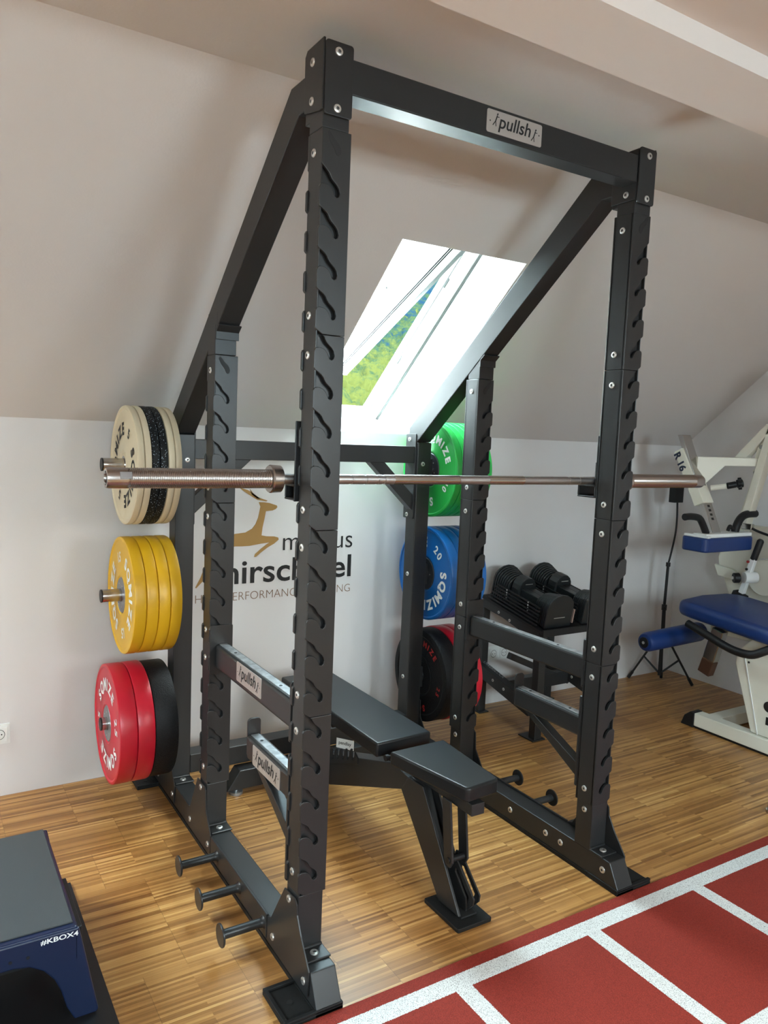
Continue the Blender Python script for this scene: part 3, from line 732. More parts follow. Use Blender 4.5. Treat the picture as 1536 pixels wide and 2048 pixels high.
# ------------------------------------------------------------------ bumper plates
def plate(name, t, body, hubm, txtm, txt, rot, hub_r=.062, R=.225, hub=True, lip=.011, th=.046, inner=False):
    """one plate with its visible face at local x=0 looking to -X"""
    o = thing(name, (0, 0, 0)); c = (0, 0, 0); e = .0055
    ro = [(e, .0262), (e, hub_r+.004)] if hub else [(.0015, .0262), (.0015, hub_r), (.004, hub_r+.003)]
    pf = ro+[(.0005, hub_r+.010), (.0005, hub_r+.014), (e*.7, hub_r+.020), (e*.7, R-lip-.006), (.0, R-lip), (.0, R-.006), (.0018, R-.0015), (.006, R), (t-.006, R), (t-.0018, R-.0015), (t-.0003, R-.006), (t-.0003, R-lip), (t-e*.7, R-lip-.006), (t-e, hub_r+.02), (t-.0006, hub_r+.01), (t-.0006, .0262)]
    b = B(); lathe(b, pf, c, 96, close=True); obj('plate_body', b, body, o, smooth=True, auto=30)
    b = B()
    if hub:
        lathe(b, [(.0012, .0255), (.0005, .028), (.0012, hub_r), (.0045, hub_r+.003), (.0045, .0255)], c, 48, close=True)
        for k in range(6):
            a = 2*PI*k/6+.3; p = Vector((.0006, .047*math.cos(a), .047*math.sin(a))); cyl(b, p, p+Vector((-.001, 0, 0)), .003, 10, mi=1)
    else: lathe(b, [(.0008, .0255), (.0008, .034), (.004, .035), (.004, .0255)], c, 40, close=True)
    obj('hub_ring', b, [hubm, M_bolt], o, smooth=True)
    if txt:
        f = lambda u, v: Vector((e*.7-.0012, -u, v))
        for k in (0, 180):
            b = B(); arc_text(b, txt[0], (hub_r+R)/2+.004, th, k, f, offset=.045); obj('lettering', b, txtm, o)
            b = B(); arc_text(b, txt[1], (hub_r+R)/2+.002, th*.85, 90+k, f, offset=.03); obj('lettering', b, txtm, o)
    return o
PROTO = {}
def place_plates(kind, mk, side, z, x_in, widths, labels, group):
    """stack outward from x_in; widths and labels listed from the rack outward"""
    x = x_in
    for w_, (lb, rot) in zip(widths, labels):
        if kind+str(w_) not in PROTO: PROTO[kind+str(w_)] = o = mk(w_-.0008)
        else: o = copy_tree(PROTO[kind+str(w_)])
        x0 = x-w_ if side == 0 else x
        o.location = (x0, 1.222+(.004 if side else 0), z-.0012); o.rotation_euler = (math.radians(-rot), 0, 0)
        tag(o, lb, 'weight plate', group); x = x-w_ if side == 0 else x+w_
T5, T15, T20, T25, T10 = ('SQMIZE', '5'), ('SQMIZE', '15'), ('SQMIZE', '20'), ('SQMIZE', '25'), ('SQMIZE', '10')
mk_white = lambda t: plate('bumper_plate', t, M_cream, M_chrome, M_ink, T5, 0, .045, hub=False)
mk_crumb = lambda t: plate('bumper_plate', t, M_crumb, M_hubd, None, None, 0, .05, hub=False, lip=.02)
mk_yel = lambda t: plate('bumper_plate', t, M_yel, M_hub, M_white_txt, T15, 0, .066)
mk_red = lambda t: plate('bumper_plate', t, M_red, M_hub, M_white_txt, T25, 0, .066, R=.229)
mk_blk = lambda t: plate('bumper_plate', t, M_crumb2, M_hubd, M_red_txt, T25, 0, .09, hub=False, lip=.03, th=.028)
mk_grn = lambda t: plate('bumper_plate', t, M_green, M_hubd, M_white_txt, T10, 0, .076, th=.038)
mk_blu = lambda t: plate('bumper_plate', t, M_blue, M_hubd, M_white_txt, T20, 0, .076)
ZP = (1.363, .864, .362)
place_plates('w', mk_white, 0, ZP[0], -.029, [.0255, .0255], [('cream bumper plate nearest the rack, innermost of the upper left peg', 40), ('cream bumper plate second from the rack on the upper left peg', 80)], 'plates on the upper left peg')
place_plates('c', mk_crumb, 0, ZP[0], -.080, [.029, .029], [('flecked black plate on the upper left peg, the inner of two', 0), ('flecked black plate on the upper left peg, the outer of two', 50)], 'plates on the upper left peg')
place_plates('w', mk_white, 0, ZP[0], -.138, [.0255, .0255], [('cream bumper plate behind the outermost one on the upper left peg', 10), ('outermost cream bumper plate on the upper left peg, face showing', -30)], 'plates on the upper left peg')
place_plates('y', mk_yel, 0, ZP[1], -.021, [.0438]*4, [('yellow bumper plate closest to the rack on the middle left peg', 50), ('yellow bumper plate second from the rack on the middle left peg', 120), ('yellow bumper plate just behind the outermost yellow one', 0), ('outermost yellow bumper plate with white lettering facing left', 13)], 'yellow plates on the middle left peg')
place_plates('k', mk_blk, 0, ZP[2], -.027, [.088], [('thick black bumper plate behind the two red ones at lower left', 30)], 'plates on the lower left peg')
place_plates('r', mk_red, 0, ZP[2], -.115, [.065]*2, [('red bumper plate in the middle of the lower left peg, against the black one', 60), ('outermost red bumper plate at lower left, lettered face showing', 103)], 'plates on the lower left peg')
ords = ['first', 'second', 'third', 'fourth', 'fifth', 'sixth']
place_plates('g', mk_grn, 1, ZP[0], W+.021, [.034]*6, [('green bumper plate on the upper right peg, %s counting out from the rack' % ords[i], 60+40*i) for i in range(6)], 'green plates on the upper right peg')
place_plates('b', mk_blu, 1, ZP[1], W+.021, [.051]*4, [('blue bumper plate on the middle right peg, %s counting out from the rack' % ords[i], -42+35*i) for i in range(4)], 'blue plates on the middle right peg')
place_plates('k', mk_blk, 1, ZP[2], W+.021, [.090], [('black bumper plate with red lettering at lower right, nearest the rack', 75)], 'plates on the lower right peg')
place_plates('r', mk_red, 1, ZP[2], W+.111, [.061]*2, [('red bumper plate against the black one at lower right', 20), ('outermost red bumper plate on the lower right peg', 80)], 'plates on the lower right peg')

# ------------------------------------------------------------------ bench
BN = thing('weight_bench', (.60, .55, 0), 'charcoal adjustable bench with black vinyl pads inside the rack', 'weight bench')
def pad(name, poly, z0, z1, m, parent, bev=.008, subs=3):
    b = B(); prism(b, poly, 'z', z0, z1); o = obj(name, b, m, parent); md = o.modifiers.new('bevel', 'BEVEL'); md.width = bev; md.segments = 4; md.limit_method = 'ANGLE'; md.angle_limit = math.radians(50)
    for p in o.data.polygons: p.use_smooth = True
    o.data.set_sharp_from_angle(angle=math.radians(60)); return o
pad('backrest_pad', [(.492, .422), (.728, .430), (.728, 1.245), (.492, 1.235)], .392, .445, M_vinyl, BN)
pad('seat_pad', [(.497, .345), (.560, .012), (.572, .0), (.690, .012), (.702, .025), (.728, .352)], .397, .445, M_vinyl, BN)
b = B(); prism(b, [(.421, .361), (.32, .350), (.362, .290), (.887, .085), (1.16, .045), (1.16, .09), (.887, .215)], 'x', .562, .638); obj('main_beam', b, M_steel, BN, bevel=.003)
b = B(); prism(b, [(.365, .292), (.320, .350), (.235, .352), (.010, .022), (.120, .018)], 'x', .562, .572); prism(b, [(.365, .292), (.320, .350), (.255, .352), (.060, .022), (.120, .018)], 'x', .628, .638)
prism(b, [(.362, .294), (.320, .352), (.296, .352), (.100, .018), (.119, .018)], 'x', .572, .628)
b2l = obj('front_leg', b, M_steel, BN, bevel=.002)
for sx, dy in ((.600, .012), (.630, .020)):
    b = B()
    prism(b, [(y+dy, z) for y, z in [(.108, .168), (.085, .172), (.060, .155), (-.024, .080), (-.020, .058), (.006, .030), (.006, .060), (.000, .074), (.062, .134), (.074, .134), (.076, .122), (.016, .064), (.012, .030), (.012, .022), (.08, .022), (.12, .10)]], 'x', sx+.0, sx+.006); obj('slot_plate', b, M_steel, BN, bevel=.001)
b = B(); bx(b, .570, .632, .006, .145, .0145, .020); obj('foot_plate', b, M_steel, BN, bevel=.001)
b = B(); pl_ = rrect(.530, .664, -.030, .155, .006); prism(b, pl_, 'z', .0005, .014); obj('foot_pad', b, M_rubber, BN, bevel=.002)
for x0, x1 in ((.566, .574), (.626, .634)):
    b = B(); prism(b, [(.132, .364), (.088, .364), (.062, .170), (.075, .148), (.105, .150)], 'x', x0, x1); obj('seat_strut', b, M_steel, BN, bevel=.002)
b = B(); cyl(b, (.562, .082, .172), (.640, .082, .172), .010, 16); obj('adjuster_pin', b, M_black, BN, smooth=True)
b = B(); bx(b, .584, .634, .0, .34, .350, .388); obj('seat_frame', b, M_steel, BN, bevel=.002)
b = B(); bx(b, .560, .572, .44, 1.1, .360, .386); bx(b, .640, .652, .44, 1.1, .360, .386); bx(b, .56, .652, .9, .93, .36, .386); obj('backrest_frame', b, M_steel, BN, bevel=.002)
b = B(); cyl(b, (.508, .378, .408), (.72, .378, .408), .007, 14); cyl(b, (.500, .378, .408), (.512, .378, .408), .011, 14); obj('hinge_rod', b, M_black, BN, smooth=True)
# adjustment ladder with notches and a maker's label
pts = [(.66, .285)]
for k in range(6):
    y = .685+.040*k; z = .300-.0145*k
    pts += [(y, z+.002), (y+.003, z-.028), (y+.012, z-.036), (y+.020, z-.030), (y+.022, z+.004), (y+.030, z+.004)]
pts += [(.95, .19), (.88, .18), (.66, .262)]
b = B(); prism(b, pts, 'x', .556, .5625); obj('adjustment_ladder', b, M_steel, BN, bevel=.001)
b = B(); f = lambda u, v: Vector((.5615, .84-u, .262+v+u*.26))
b.faces.new([b.verts.new(f(*p)) for p in ((0, 0), (.14, 0), (.14, .04), (0, .04))])
put_text(b, 'pendlay', (.02, .12, .012, .030), lambda u, v: f(u, v)+Vector((-.0006, 0, 0)), 1, .01)
obj('maker_label', b, [M_sock, M_ink], BN)
b = B(); cyl(b, (.55, .86, .35), (.66, .86, .35), .012, 18); obj('support_pin', b, M_black, BN, smooth=True)
b = B(); prism(b, [(.215, .022), (.985, .022), (.93, .103), (.27, .103)], 'y', 1.13, 1.20); obj('rear_foot', b, M_steel, BN, bevel=.003)
for x in (.262, .938):
    b = B(); cyl(b, (x, 1.150, .0005), (x, 1.150, .012), .028, 28); cyl(b, (x, 1.150, .012), (x, 1.150, .03), .008, 12); obj('levelling_foot', b, M_strip, BN, smooth=True)

# ------------------------------------------------------------------ training platform box at lower left
KB = thing('training_box', (-.90, .42, 0), 'low navy metal training box with a grey top at lower left', 'training box')
b = B()
arch = [(-.545, .012), (-.564, .051), (-.577, .099), (-.592, .134), (-.617, .166), (-.649, .187), (-.685, .194)]
armir = [(-1.80-x, z) for x, z in arch[::-1]]
front = [(-.534, .256), (-.487, .02), (-.492, .012)]+arch+armir+[(-1.308, .012), (-1.313, .02), (-1.266, .256)]
for (ya, yb_) in ((.150, .162), (.680, .692)): prism(b, front, 'y', ya, yb_)
prism(b, [(.150, .256), (.692, .256), (.692, .17), (.62, .15), (.22, .15), (.150, .17)], 'x', -.545, -.536); prism(b, [(.150, .256), (.692, .256), (.692, .17), (.62, .15), (.22, .15), (.150, .17)], 'x', -1.264, -1.255)
obj('box_frame', b, M_navy, KB, bevel=.004)
b = B(); bx(b, -1.262, -.538, .154, .688, .245, .259); obj('top_deck', b, M_navy, KB, bevel=.005)
b = B(); bx(b, -1.25, -.546, .172, .682, .259, .263); obj('grip_mat', b, M_greym, KB, bevel=.001)
b = B(); bx(b, -.536, -.522, .18, .42, .05, .240); obj('side_guard', b, M_black, KB, bevel=.003)
b = B(); bx(b, -1.2, -.60, .25, .62, .12, .245); obj('underside_housing', b, M_black, KB)
b = B(); fk = lambda u, v: Vector((u, .1493, v)); put_text(b, '#KBOX4', (-.624, -.5365, .2352, .2495), fk, 0, .02); obj('lettering', b, M_white_txt, KB)
b = B()
for x in (-.652, -.691, -1.148, -1.109): cyl(b, (x, .1505, .2145), (x, .149, .2145), .0042, 16)
obj('bolt_hole', b, M_ink, KB)
b = B(); bx(b, -1.45, -.450, -.3, .78, .0005, .010)
tag(obj('rubber_mat', b, M_black), 'thin black rubber mat under the navy training box', 'mat')

# ------------------------------------------------------------------ wall lettering and stag
LG = thing('wall_sign', (.60, 1.549, .85), 'painted stag emblem with black and brown lettering on the back wall', 'wall sign')
yw = 1.5488
def flat(pts, m, nm):
    b = B(); prism(b, pts, 'y', yw-.0006, yw+.0008); bmesh.ops.triangulate(b, faces=[f for f in b.faces if len(f.verts) > 4]); return obj(nm, b, m, LG)
flat([(0.497, 1.183), (0.522, 1.182), (0.552, 1.178), (0.589, 1.166), (0.591, 1.158), (0.584, 1.150), (0.567, 1.143), (0.534, 1.14), (0.528, 1.105), (0.519, 1.064), (0.515, 1.027), (0.54, 1.022), (0.579, 1.02), (0.600, 1.014), (0.602, 1.004), (0.58, 0.986), (0.547, 0.969), (0.514, 0.946), (0.49, 0.927), (0.48, 0.927), (0.484, 0.94), (0.514, 0.965), (0.541, 0.984), (0.555, 0.992), (0.513, 0.988), (0.458, 0.98), (0.421, 0.979), (0.386, 0.98), (0.346, 0.972), (0.31, 0.948), (0.295, 0.918), (0.27, 0.879), (0.24, 0.83), (0.208, 0.798), (0.203, 0.8), (0.227, 0.846), (0.244, 0.891), (0.259, 0.935), (0.273, 0.98), (0.299, 1.009), (0.34, 1.028), (0.385, 1.038), (0.435, 1.043), (0.467, 1.06), (0.483, 1.08), (0.496, 1.111), (0.502, 1.142), (0.506, 1.162)], M_gold, 'stag_body')
flat([(0.398, 1.252), (0.441, 1.240), (0.463, 1.227), (0.496, 1.204), (0.541, 1.19), (0.535, 1.186), (0.491, 1.193), (0.464, 1.208), (0.425, 1.232)], M_gold, 'stag_antler')
flat([(0.452, 1.245), (0.469, 1.224), (0.507, 1.197), (0.486, 1.201), (0.461, 1.220)], M_gold, 'stag_antler')
def wtext(s, box, m, nm, off):
    b = B(); put_text(b, s, box, lambda u, v: Vector((u, yw-.0006, v)), 0, off); return obj(nm, b, m, LG)
wtext('markus', (.625, 1.002, .951, 1.040), M_ink, 'lettering', -.004)
wtext('hirschbiel', (.335, .999, .803, .916), M_ink, 'lettering', .014)
wtext('HIGH PERFORMANCE TRAINING', (.204, .997, .728, .766), M_brown, 'lettering', -.016)

# ------------------------------------------------------------------ sockets
def socket(x0, x1, z0, z1, n, label):
    o = thing('wall_socket', ((x0+x1)/2, YW, z0), label, 'socket')
    b = B(); bx(b, x0, x1, YW-.008, YW, z0, z1); obj('face_plate', b, M_sock, o, bevel=.002)
    for k in range(n):
        wd = (x1-x0)/n; cx_ = x0+wd*(k+.5); cz = (z0+z1)/2
        b = B(); s = .030
        # insert with round recess
        bx(b, cx_-s, cx_+s, YW-.0125, YW-.008, cz-s, cz+s); ins = obj('socket_insert', b, M_sock, o, bevel=.001)
        b = B(); c = [(cx_+.0195*math.cos(2*PI*i/28), cz+.0195*math.sin(2*PI*i/28)) for i in range(28)]; c2 = [(cx_+.0215*math.cos(2*PI*i/28), cz+.0215*math.sin(2*PI*i/28)) for i in range(28)]
        for i in range(28):
            j = (i+1) % 28; quad(b, (c2[i][0], YW-.0128, c2[i][1]), (c2[j][0], YW-.0128, c2[j][1]), (c[j][0], YW-.0128, c[j][1]), (c[i][0], YW-.0128, c[i][1]))
        for dx in (-.0095, .0095):
            b.faces.new([b.verts.new((cx_+dx+.0028*math.cos(2*PI*i/12), YW-.0129, cz+.0028*math.sin(2*PI*i/12))) for i in range(12)])
        obj('socket_hole', b, M_ink, ins)
socket(-.632, -.550, .219, .303, 1, 'single white wall socket at the far left edge')
socket(1.912, 2.068, .255, .338, 2, 'double white wall socket behind the dumbbell stand')

# ------------------------------------------------------------------ dumbbell stand
DS = thing('dumbbell_stand', (2.05, 1.25, 0), 'charcoal stand with a tilted tray behind the right safety bar', 'stand')
def tz(y): return .570+(y-1.0)*.193
for x in (1.80, 2.30):
    b = B(); bx(b, x, x+.045, 1.01, 1.055, .006, .55); o = obj('stand_post', b, M_steel, DS, bevel=.002)
    b = B(); bx(b, x-.02, x+.065, 1.0, 1.11, .0005, .007); obj('floor_plate', b, M_steel, DS, bevel=.001)
    b = B(); bx(b, x-.01, x+.055, 1.44, 1.52, .0005, .007); obj('floor_plate', b, M_steel, DS, bevel=.001)
    b = B(); bx(b, x, x+.045, 1.46, 1.505, .006, .62); obj('stand_post', b, M_steel, DS, bevel=.002)
    b = B(); beam(b, (x+.012, 1.50, .255), (x+.012, 1.05, .150), .05, .070, (1, 0, 0)); rl = obj('side_rail', b, M_steel, DS, bevel=.002)
    b = B(); prism(b, [(1.02, .50), (1.02, tz(1.02)), (1.47, tz(1.47)), (1.47, .60), (1.30, .575)], 'x', x-.004, x+.004); sp_ = obj('side_plate', b, M_steel, DS, bevel=.001)
    for (y, z) in ((1.333, .597), (1.244, .573)): bolt(sp_, (x-.004, y, z), (-1, 0, 0), .008)
    for (y, z) in ((1.34, .222), (1.25, .200)): bolt(rl, (x-.013, y, z), (-1, 0, 0), .008)
    if x < 2:
        b = B(); put_text(b, 'POWERBLOCK', (0, .19, 0, .022), lambda u, v: Vector((x+.005+v, 1.47-u, .2905-u*.233+0.0012)), 0, .02); obj('rail_lettering', b, M_strip, rl)
b = B(); bx(b, 1.84, 2.30, 1.28, 1.33, .155, .228); obj('cross_bar', b, M_steel, DS, bevel=.002)
b = B(); beam(b, (2.30, 1.30, .165), (1.86, 1.30, .36), .035, .035, (0, 1, 0)); obj('cross_brace', b, M_steel, DS, bevel=.002)
b = B(); prism(b, [(.985, tz(.985)-.012), (1.475, tz(1.475)-.012), (1.475, tz(1.475)+.004), (.985, tz(.985)+.004)], 'x', 1.79, 2.345); prism(b, [(.980, tz(.98)-.02), (.990, tz(.98)-.02), (.990, tz(.98)+.016), (.980, tz(.98)+.016)], 'x', 1.79, 2.345)
obj('tray', b, M_black, DS, bevel=.001)
ANG = math.atan(.193)
M_db = mat('dumbbell_black', (.010, .012, .013), .42)
def dumbbell(xc, label):
    """block dumbbell lying along Y on the tray: nested arch-topped slabs at both ends"""
    o = thing('block_dumbbell', (xc, 1.0, tz(1.0)+.004), label, 'dumbbell', 'pair of block dumbbells')
    rot = Matrix.Translation(Vector((xc, 1.0, tz(1.0)+.005))) @ Matrix.Rotation(ANG, 4, 'X')
    def tr(b): bmesh.ops.transform(b, matrix=rot, verts=b.verts)
    def slab(b, w_, h, y0, y1, m=0):
        pts = [(-w_/2, .006), (-w_/2, h*.62)]+[(-w_/2*math.cos(PI*t/8), h*.62+(h*.38)*math.sin(PI*t/8)) for t in range(1, 8)]+[(w_/2, h*.62), (w_/2, .006)]
        prism(b, pts, 'y', y0, y1, m)
    for end in (0, 1):
        for k in range(8):
            b = B(); ya = (.008+k*.0142) if end == 0 else (.445-k*.0142-.0115)
            slab(b, .178-.005*k, .178-.004*k+(.006 if end else 0), ya, ya+.0100); tr(b); obj('weight_slab', b, M_db, o, bevel=.0015)
    b = B(); bx(b, -.045, .045, .13, .30, .07, .115); slab(b, .12, .172, .265, .325); tr(b); obj('handle_block', b, M_db, o, bevel=.004)
    b = B(); cyl(b, (0, .12, .10), (0, .35, .10), .016, 18); tr(b); obj('handle', b, M_black, o, smooth=True)
    for s_ in (-1, 1):
        for k in range(6):
            b = B(); xx = s_*(.088+.0055*(5-k)); bx(b, min(xx, xx+s_*.007), max(xx, xx+s_*.007), .035+.004*k, .42-.004*k, .012+.0155*k, .021+.0155*k)
            tr(b); obj('side_rail', b, M_black, o, bevel=.001)
    b = B()
    for (y, z0) in ((.13, .05), (.30, .05)):
        for k in range(4): bx(b, -.104, -.1005, y+.002*k, y+.006+.002*k, z0+k*.014, z0+.007+k*.014)
    tr(b); obj('rail_mark', b, M_bolt, o)
    b = B(); bx(b, -.035, .04, .0072, .0078, .055, .0585); bx(b, -.02, .03, .2635, .265, .135, .1385); tr(b); obj('maker_mark', b, M_bolt, o)
    b = B(); bx(b, .095, .101, .004, .018, .02, .095); tr(b); obj('selector_tab', b, M_pin, o, bevel=.002)
    return o
dumbbell(1.905, 'black block dumbbell on the tray, the one nearer the rack')
dumbbell(2.165, 'black block dumbbell on the tray, the one farther right')

# ------------------------------------------------------------------ training machine at the right edge
MC = thing('leg_machine', (2.95, .4, 0), 'cream and blue seated training machine marked R 16 at right', 'training machine')
def mp(name, m, fn, bev=.002, smooth=False, parent=None):
    b = B(); fn(b); return obj(name, b, m, parent or MC, bevel=bev, smooth=smooth)
mp('base_beam', M_mach, lambda b: bx(b, 2.73, 2.80, -.9, .765, .012, .082), .004)
mp('base_beam', M_mach, lambda b: bx(b, 2.80, 3.38, .655, .73, .012, .078), .004)
mp('base_beam', M_mach, lambda b: (bx(b, 3.30, 3.37, -.9, .765, .012, .082)), .004)
for x in (2.73, 3.30): mp('end_cap', M_black, lambda b: prism(b, [(.765, .0005), (.845, .0005), (.825, .055), (.790, .084), (.765, .084)], 'x', x-.003, x+.073), .004)
mp('base_foot', M_black, lambda b: (bx(b, 2.735, 2.795, -.85, .76, .0005, .012), bx(b, 3.305, 3.365, -.85, .76, .0005, .012)), 0)
# near side panel, leaning, with its raised edge
mp('side_panel', M_mach, lambda b: prism(b, [(.565, .473), (.566, .410), (.452, .085), (.02, .085), (.10, .60), (.45, .60)], 'x', 2.752, 2.812), .006)
mp('panel_fold', M_mwhite, lambda b: prism(b, [(.520, .47), (.516, .47), (.410, .085), (.414, .085)], 'x', 2.748, 2.752), 0)
mp('panel_hole', M_ink, lambda b: (cyl(b, (2.7515, .492, .438), (2.7505, .492, .438), .006, 16), cyl(b, (2.7515, .365, .243), (2.7505, .365, .243), .028, 28)), 0)
b = B(); put_text(b, 'gym80', (0, .14, 0, .04), lambda u, v: Vector((2.7512, .375-u, .165+v)), 0, .02) if False else bx(b, 2.7500, 2.7515, .355, .375, .150, .190); obj('panel_mark', b, M_ink, MC)
# seat
sp2 = [(2.655, .80), (2.665, .865), (2.70, .895), (2.90, .925), (3.10, .905), (3.16, .86), (3.18, .78), (3.18, .12), (2.655, .12)]
b = B(); prism(b, sp2, 'z', 0, .085); bmesh.ops.transform(b, matrix=Matrix.Translation((0, .5, .580)) @ Matrix.Rotation(math.radians(4.6), 4, 'X') @ Matrix.Translation((0, -.5, 0)), verts=b.verts)
st_ = obj('seat_pad', b, M_bluev, MC); md = st_.modifiers.new('bevel', 'BEVEL'); md.width = .034; md.segments = 5; md.limit_method = 'ANGLE'; md.angle_limit = math.radians(60)
for p in st_.data.polygons: p.use_smooth = True
mp('seat_frame', M_mach, lambda b: bx(b, 2.80, 3.06, .16, .76, .53, .565), .004)
mp('seat_post', M_mach, lambda b: bx(b, 2.90, 2.98, .25, .40, .08, .56), .004)
b = B(); tube(b, smooth_path([(2.66, .80, .578), (2.655, .74, .563), (2.65, .66, .543), (2.648, .58, .520), (2.648, .50, .505), (2.65, .42, .508), (2.67, .37, .535), (2.70, .33, .565)], 5), .021, 14); obj('side_handle', b, M_black, MC, smooth=True)
mp('roller_arm', M_mwhite, lambda b: beam(b, (3.095, 1.01, .447), (3.095, .80, .53), .05, .05, (1, 0, 0)))
def roller(b):
    p0 = Vector((2.571, 1.0, .432)); p1 = Vector((3.064, 1.0, .448)); d = (p1-p0).normalized()
    tube(b, [p0+d*.0, p0+d*.004, p0+d*.02, p1-d*.03, p1-d*.01, p1], [.036, .046, .054, .056, .050, .030], 28)
mp('foot_roller', M_bluev, roller, 0, True)
mp('roller_cap', M_black, lambda b: (cyl(b, (2.571, 1.0, .432), (2.565, 1.0, .4318), .030, 24), cyl(b, (2.565, 1.0, .4318), (2.563, 1.0, .4317), .009, 16, mi=0)), .001, True)
mp('roller_bolt', M_bolt, lambda b: cyl(b, (2.563, 1.0, .4317), (2.560, 1.0, .4316), .008, 16), 0, True)
def lever(b): beam(b, (2.78, .705, .535), (2.78, .748, .31), .045, .075, (1, 0, 0))
mp('chrome_lever', M_chrome, lambda b: beam(b, (2.775, .683, .56), (2.775, .727, .385), .048, .070, (1, 0, 0)), .004)
mp('lever_end', M_lever, lambda b: beam(b, (2.775, .727, .385), (2.775, .750, .305), .0485, .0705, (1, 0, 0)), .004)
# chest pad with its plate and two handles
b = B(); prism(b, rrect(2.762, 3.195, .800, .965, .030, 5), 'z', .952, 1.030); o = obj('chest_pad', b, M_bluev, MC); md = o.modifiers.new('bevel', 'BEVEL'); md.width = .010; md.segments = 3; md.limit_method = 'ANGLE'; md.angle_limit = math.radians(50)
mp('pad_plate', M_mwhite, lambda b: (bx(b, 2.78, 3.19, .815, .90, 1.030, 1.052), bx(b, 2.775, 2.80, .80, .955, 1.030, 1.044)), .004)
b = B(); tube(b, smooth_path([(2.645, .86, 1.145), (2.70, .86, 1.147), (2.765, .86, 1.137), (2.80, .86, 1.105), (2.838, .86, 1.052)], 6), .019, 16); obj('handle', b, M_black, MC, smooth=True)
b = B(); tube(b, smooth_path([(3.275, .86, 1.152), (3.20, .86, 1.150), (3.15, .86, 1.135), (3.115, .86, 1.10), (3.095, .86, 1.050)], 6), .022, 16); obj('handle', b, M_black, MC, smooth=True)
b = B(); tube(b, smooth_path([(3.03, .86, 1.06), (3.045, .86, 1.085), (3.065, .86, 1.075), (3.08, .86, 1.06)], 4), .010, 10); obj('small_hook', b, M_black, MC, smooth=True)
# slanting adjustable column marked R 16 (plane x 2.90)
XA, XB = 2.895, 2.985
mp('inner_tube', M_chrome, lambda b: prism(b, [(1.143, 1.585), (1.112, 1.588), (.864, 1.05), (.900, 1.05)], 'x', XA+.008, XB-.008), .002)
sl_ = mp('outer_sleeve', M_mach, lambda b: prism(b, [(1.152, 1.487), (1.098, 1.513), (.930, 1.213), (.990, 1.187)], 'x', XA, XB), .003)
b = B(); A_ = Vector((0, 1.128, 1.478)); dn_ = Vector((0, -.485, -.875)).normalized(); lf = Vector((0, -.875, .485)).normalized()
put_text(b, 'R 16', (-.014, .098, -.004, .044), lambda u, v: Vector((XA-.0008, 0, 0))+A_+dn_*(u+.008)+lf*(v-.022), 0, .045); obj('lettering', b, M_navy, sl_)
mp('tube_hole', M_ink, lambda b: [prism(b, [(.8635+(z-1.05)*.461, z), (.8635+(z-.012-1.05)*.461, z-.012), (.870+(z-.012-1.05)*.461, z-.012), (.870+(z-1.05)*.461, z)], 'x', 2.930, 2.950) for z in (1.20, 1.177, 1.154, 1.131)], 0)
def arm(b):
    a = Vector((2.955, 1.045, 0)); c = Vector((3.235, .845, 0)); n = Vector((c.y-a.y, -(c.x-a.x), 0)).normalized()*.022
    P = [(.0, 1.466), (1, 1.472), (1, 1.425), (.45, 1.420), (.12, 1.30), (0, 1.30)]
    A = [b.verts.new(a.lerp(c, t)+Vector((0, 0, z))+n) for t, z in P]; C_ = [b.verts.new(a.lerp(c, t)+Vector((0, 0, z))-n) for t, z in P]
    b.faces.new(A); b.faces.new(C_[::-1])
    for k in range(6): b.faces.new((A[k], C_[k], C_[(k+1) % 6], A[(k+1) % 6]))
    bmesh.ops.recalc_face_normals(b, faces=b.faces)
mp('top_arm', M_mach, arm, .003)
mp('knob_stem', M_mach, lambda b: cyl(b, (2.96, .94, 1.295), (3.0, .87, 1.31), .015, 16), 0, True)
def star(b):
    cyl(b, (3.0, .865, 1.312), (3.035, .84, 1.322), .018, 18)
    for k in range(5):
        a = 2*PI*k/5; c = Vector((3.05, .825, 1.328)); d = Vector((.6, -.78, .15)).normalized(); s, t = frame(d)
        p = c+(s*math.cos(a)+t*math.sin(a))*.022; cyl(b, p-d*.009, p+d*.009, .013, 12)
    cyl(b, (3.04, .832, 1.325), (3.06, .817, 1.331), .024, 16)
mp('star_knob', M_black, star, 0, True)
# rear frame: diagonal, leaning post and second post
mp('rear_post', M_mach, lambda b: prism(b, [(.768, 1.72), (.925, 1.03), (.878, 1.03), (.722, 1.72)], 'x', 3.20, 3.26), .003)
mp('rear_post', M_mach, lambda b: prism(b, [(.889, 1.369), (.974, 1.05), (.920, 1.05), (.841, 1.358)], 'x', 3.265, 3.31), .003)
mp('diagonal_brace', M_mach, lambda b: prism(b, [(.975, 1.470), (.795, 1.665), (.752, 1.640), (.905, 1.466)], 'x', 3.20, 3.25), .003)
mp('bracket_plate', M_mach, lambda b: (prism(b, [(.858, 1.472), (.846, 1.545), (.80, 1.58), (.80, 1.472)], 'x', 3.222, 3.228), prism(b, [(.892, 1.40), (.83, 1.43), (.835, 1.355), (.88, 1.36)], 'x', 3.262, 3.268)), .001)
mp('bolt_head', M_grey, lambda b: (cyl(b, (3.222, .825, 1.535), (3.217, .825, 1.535), .012, 16), cyl(b, (3.262, .872, 1.388), (3.257, .872, 1.388), .012, 16)), 0)
mp('lower_body', M_mach, lambda b: prism(b, [(1.070, 0.900), (1.081, 0.863), (1.072, 0.825), (1.052, 0.759), (1.035, 0.762), (0.986, 0.640), (0.946, 0.559), (0.498, 0.559), (0.498, 1.081), (0.948, 1.081), (1.021, 1.008)], 'x', 3.28, 3.33), .008)
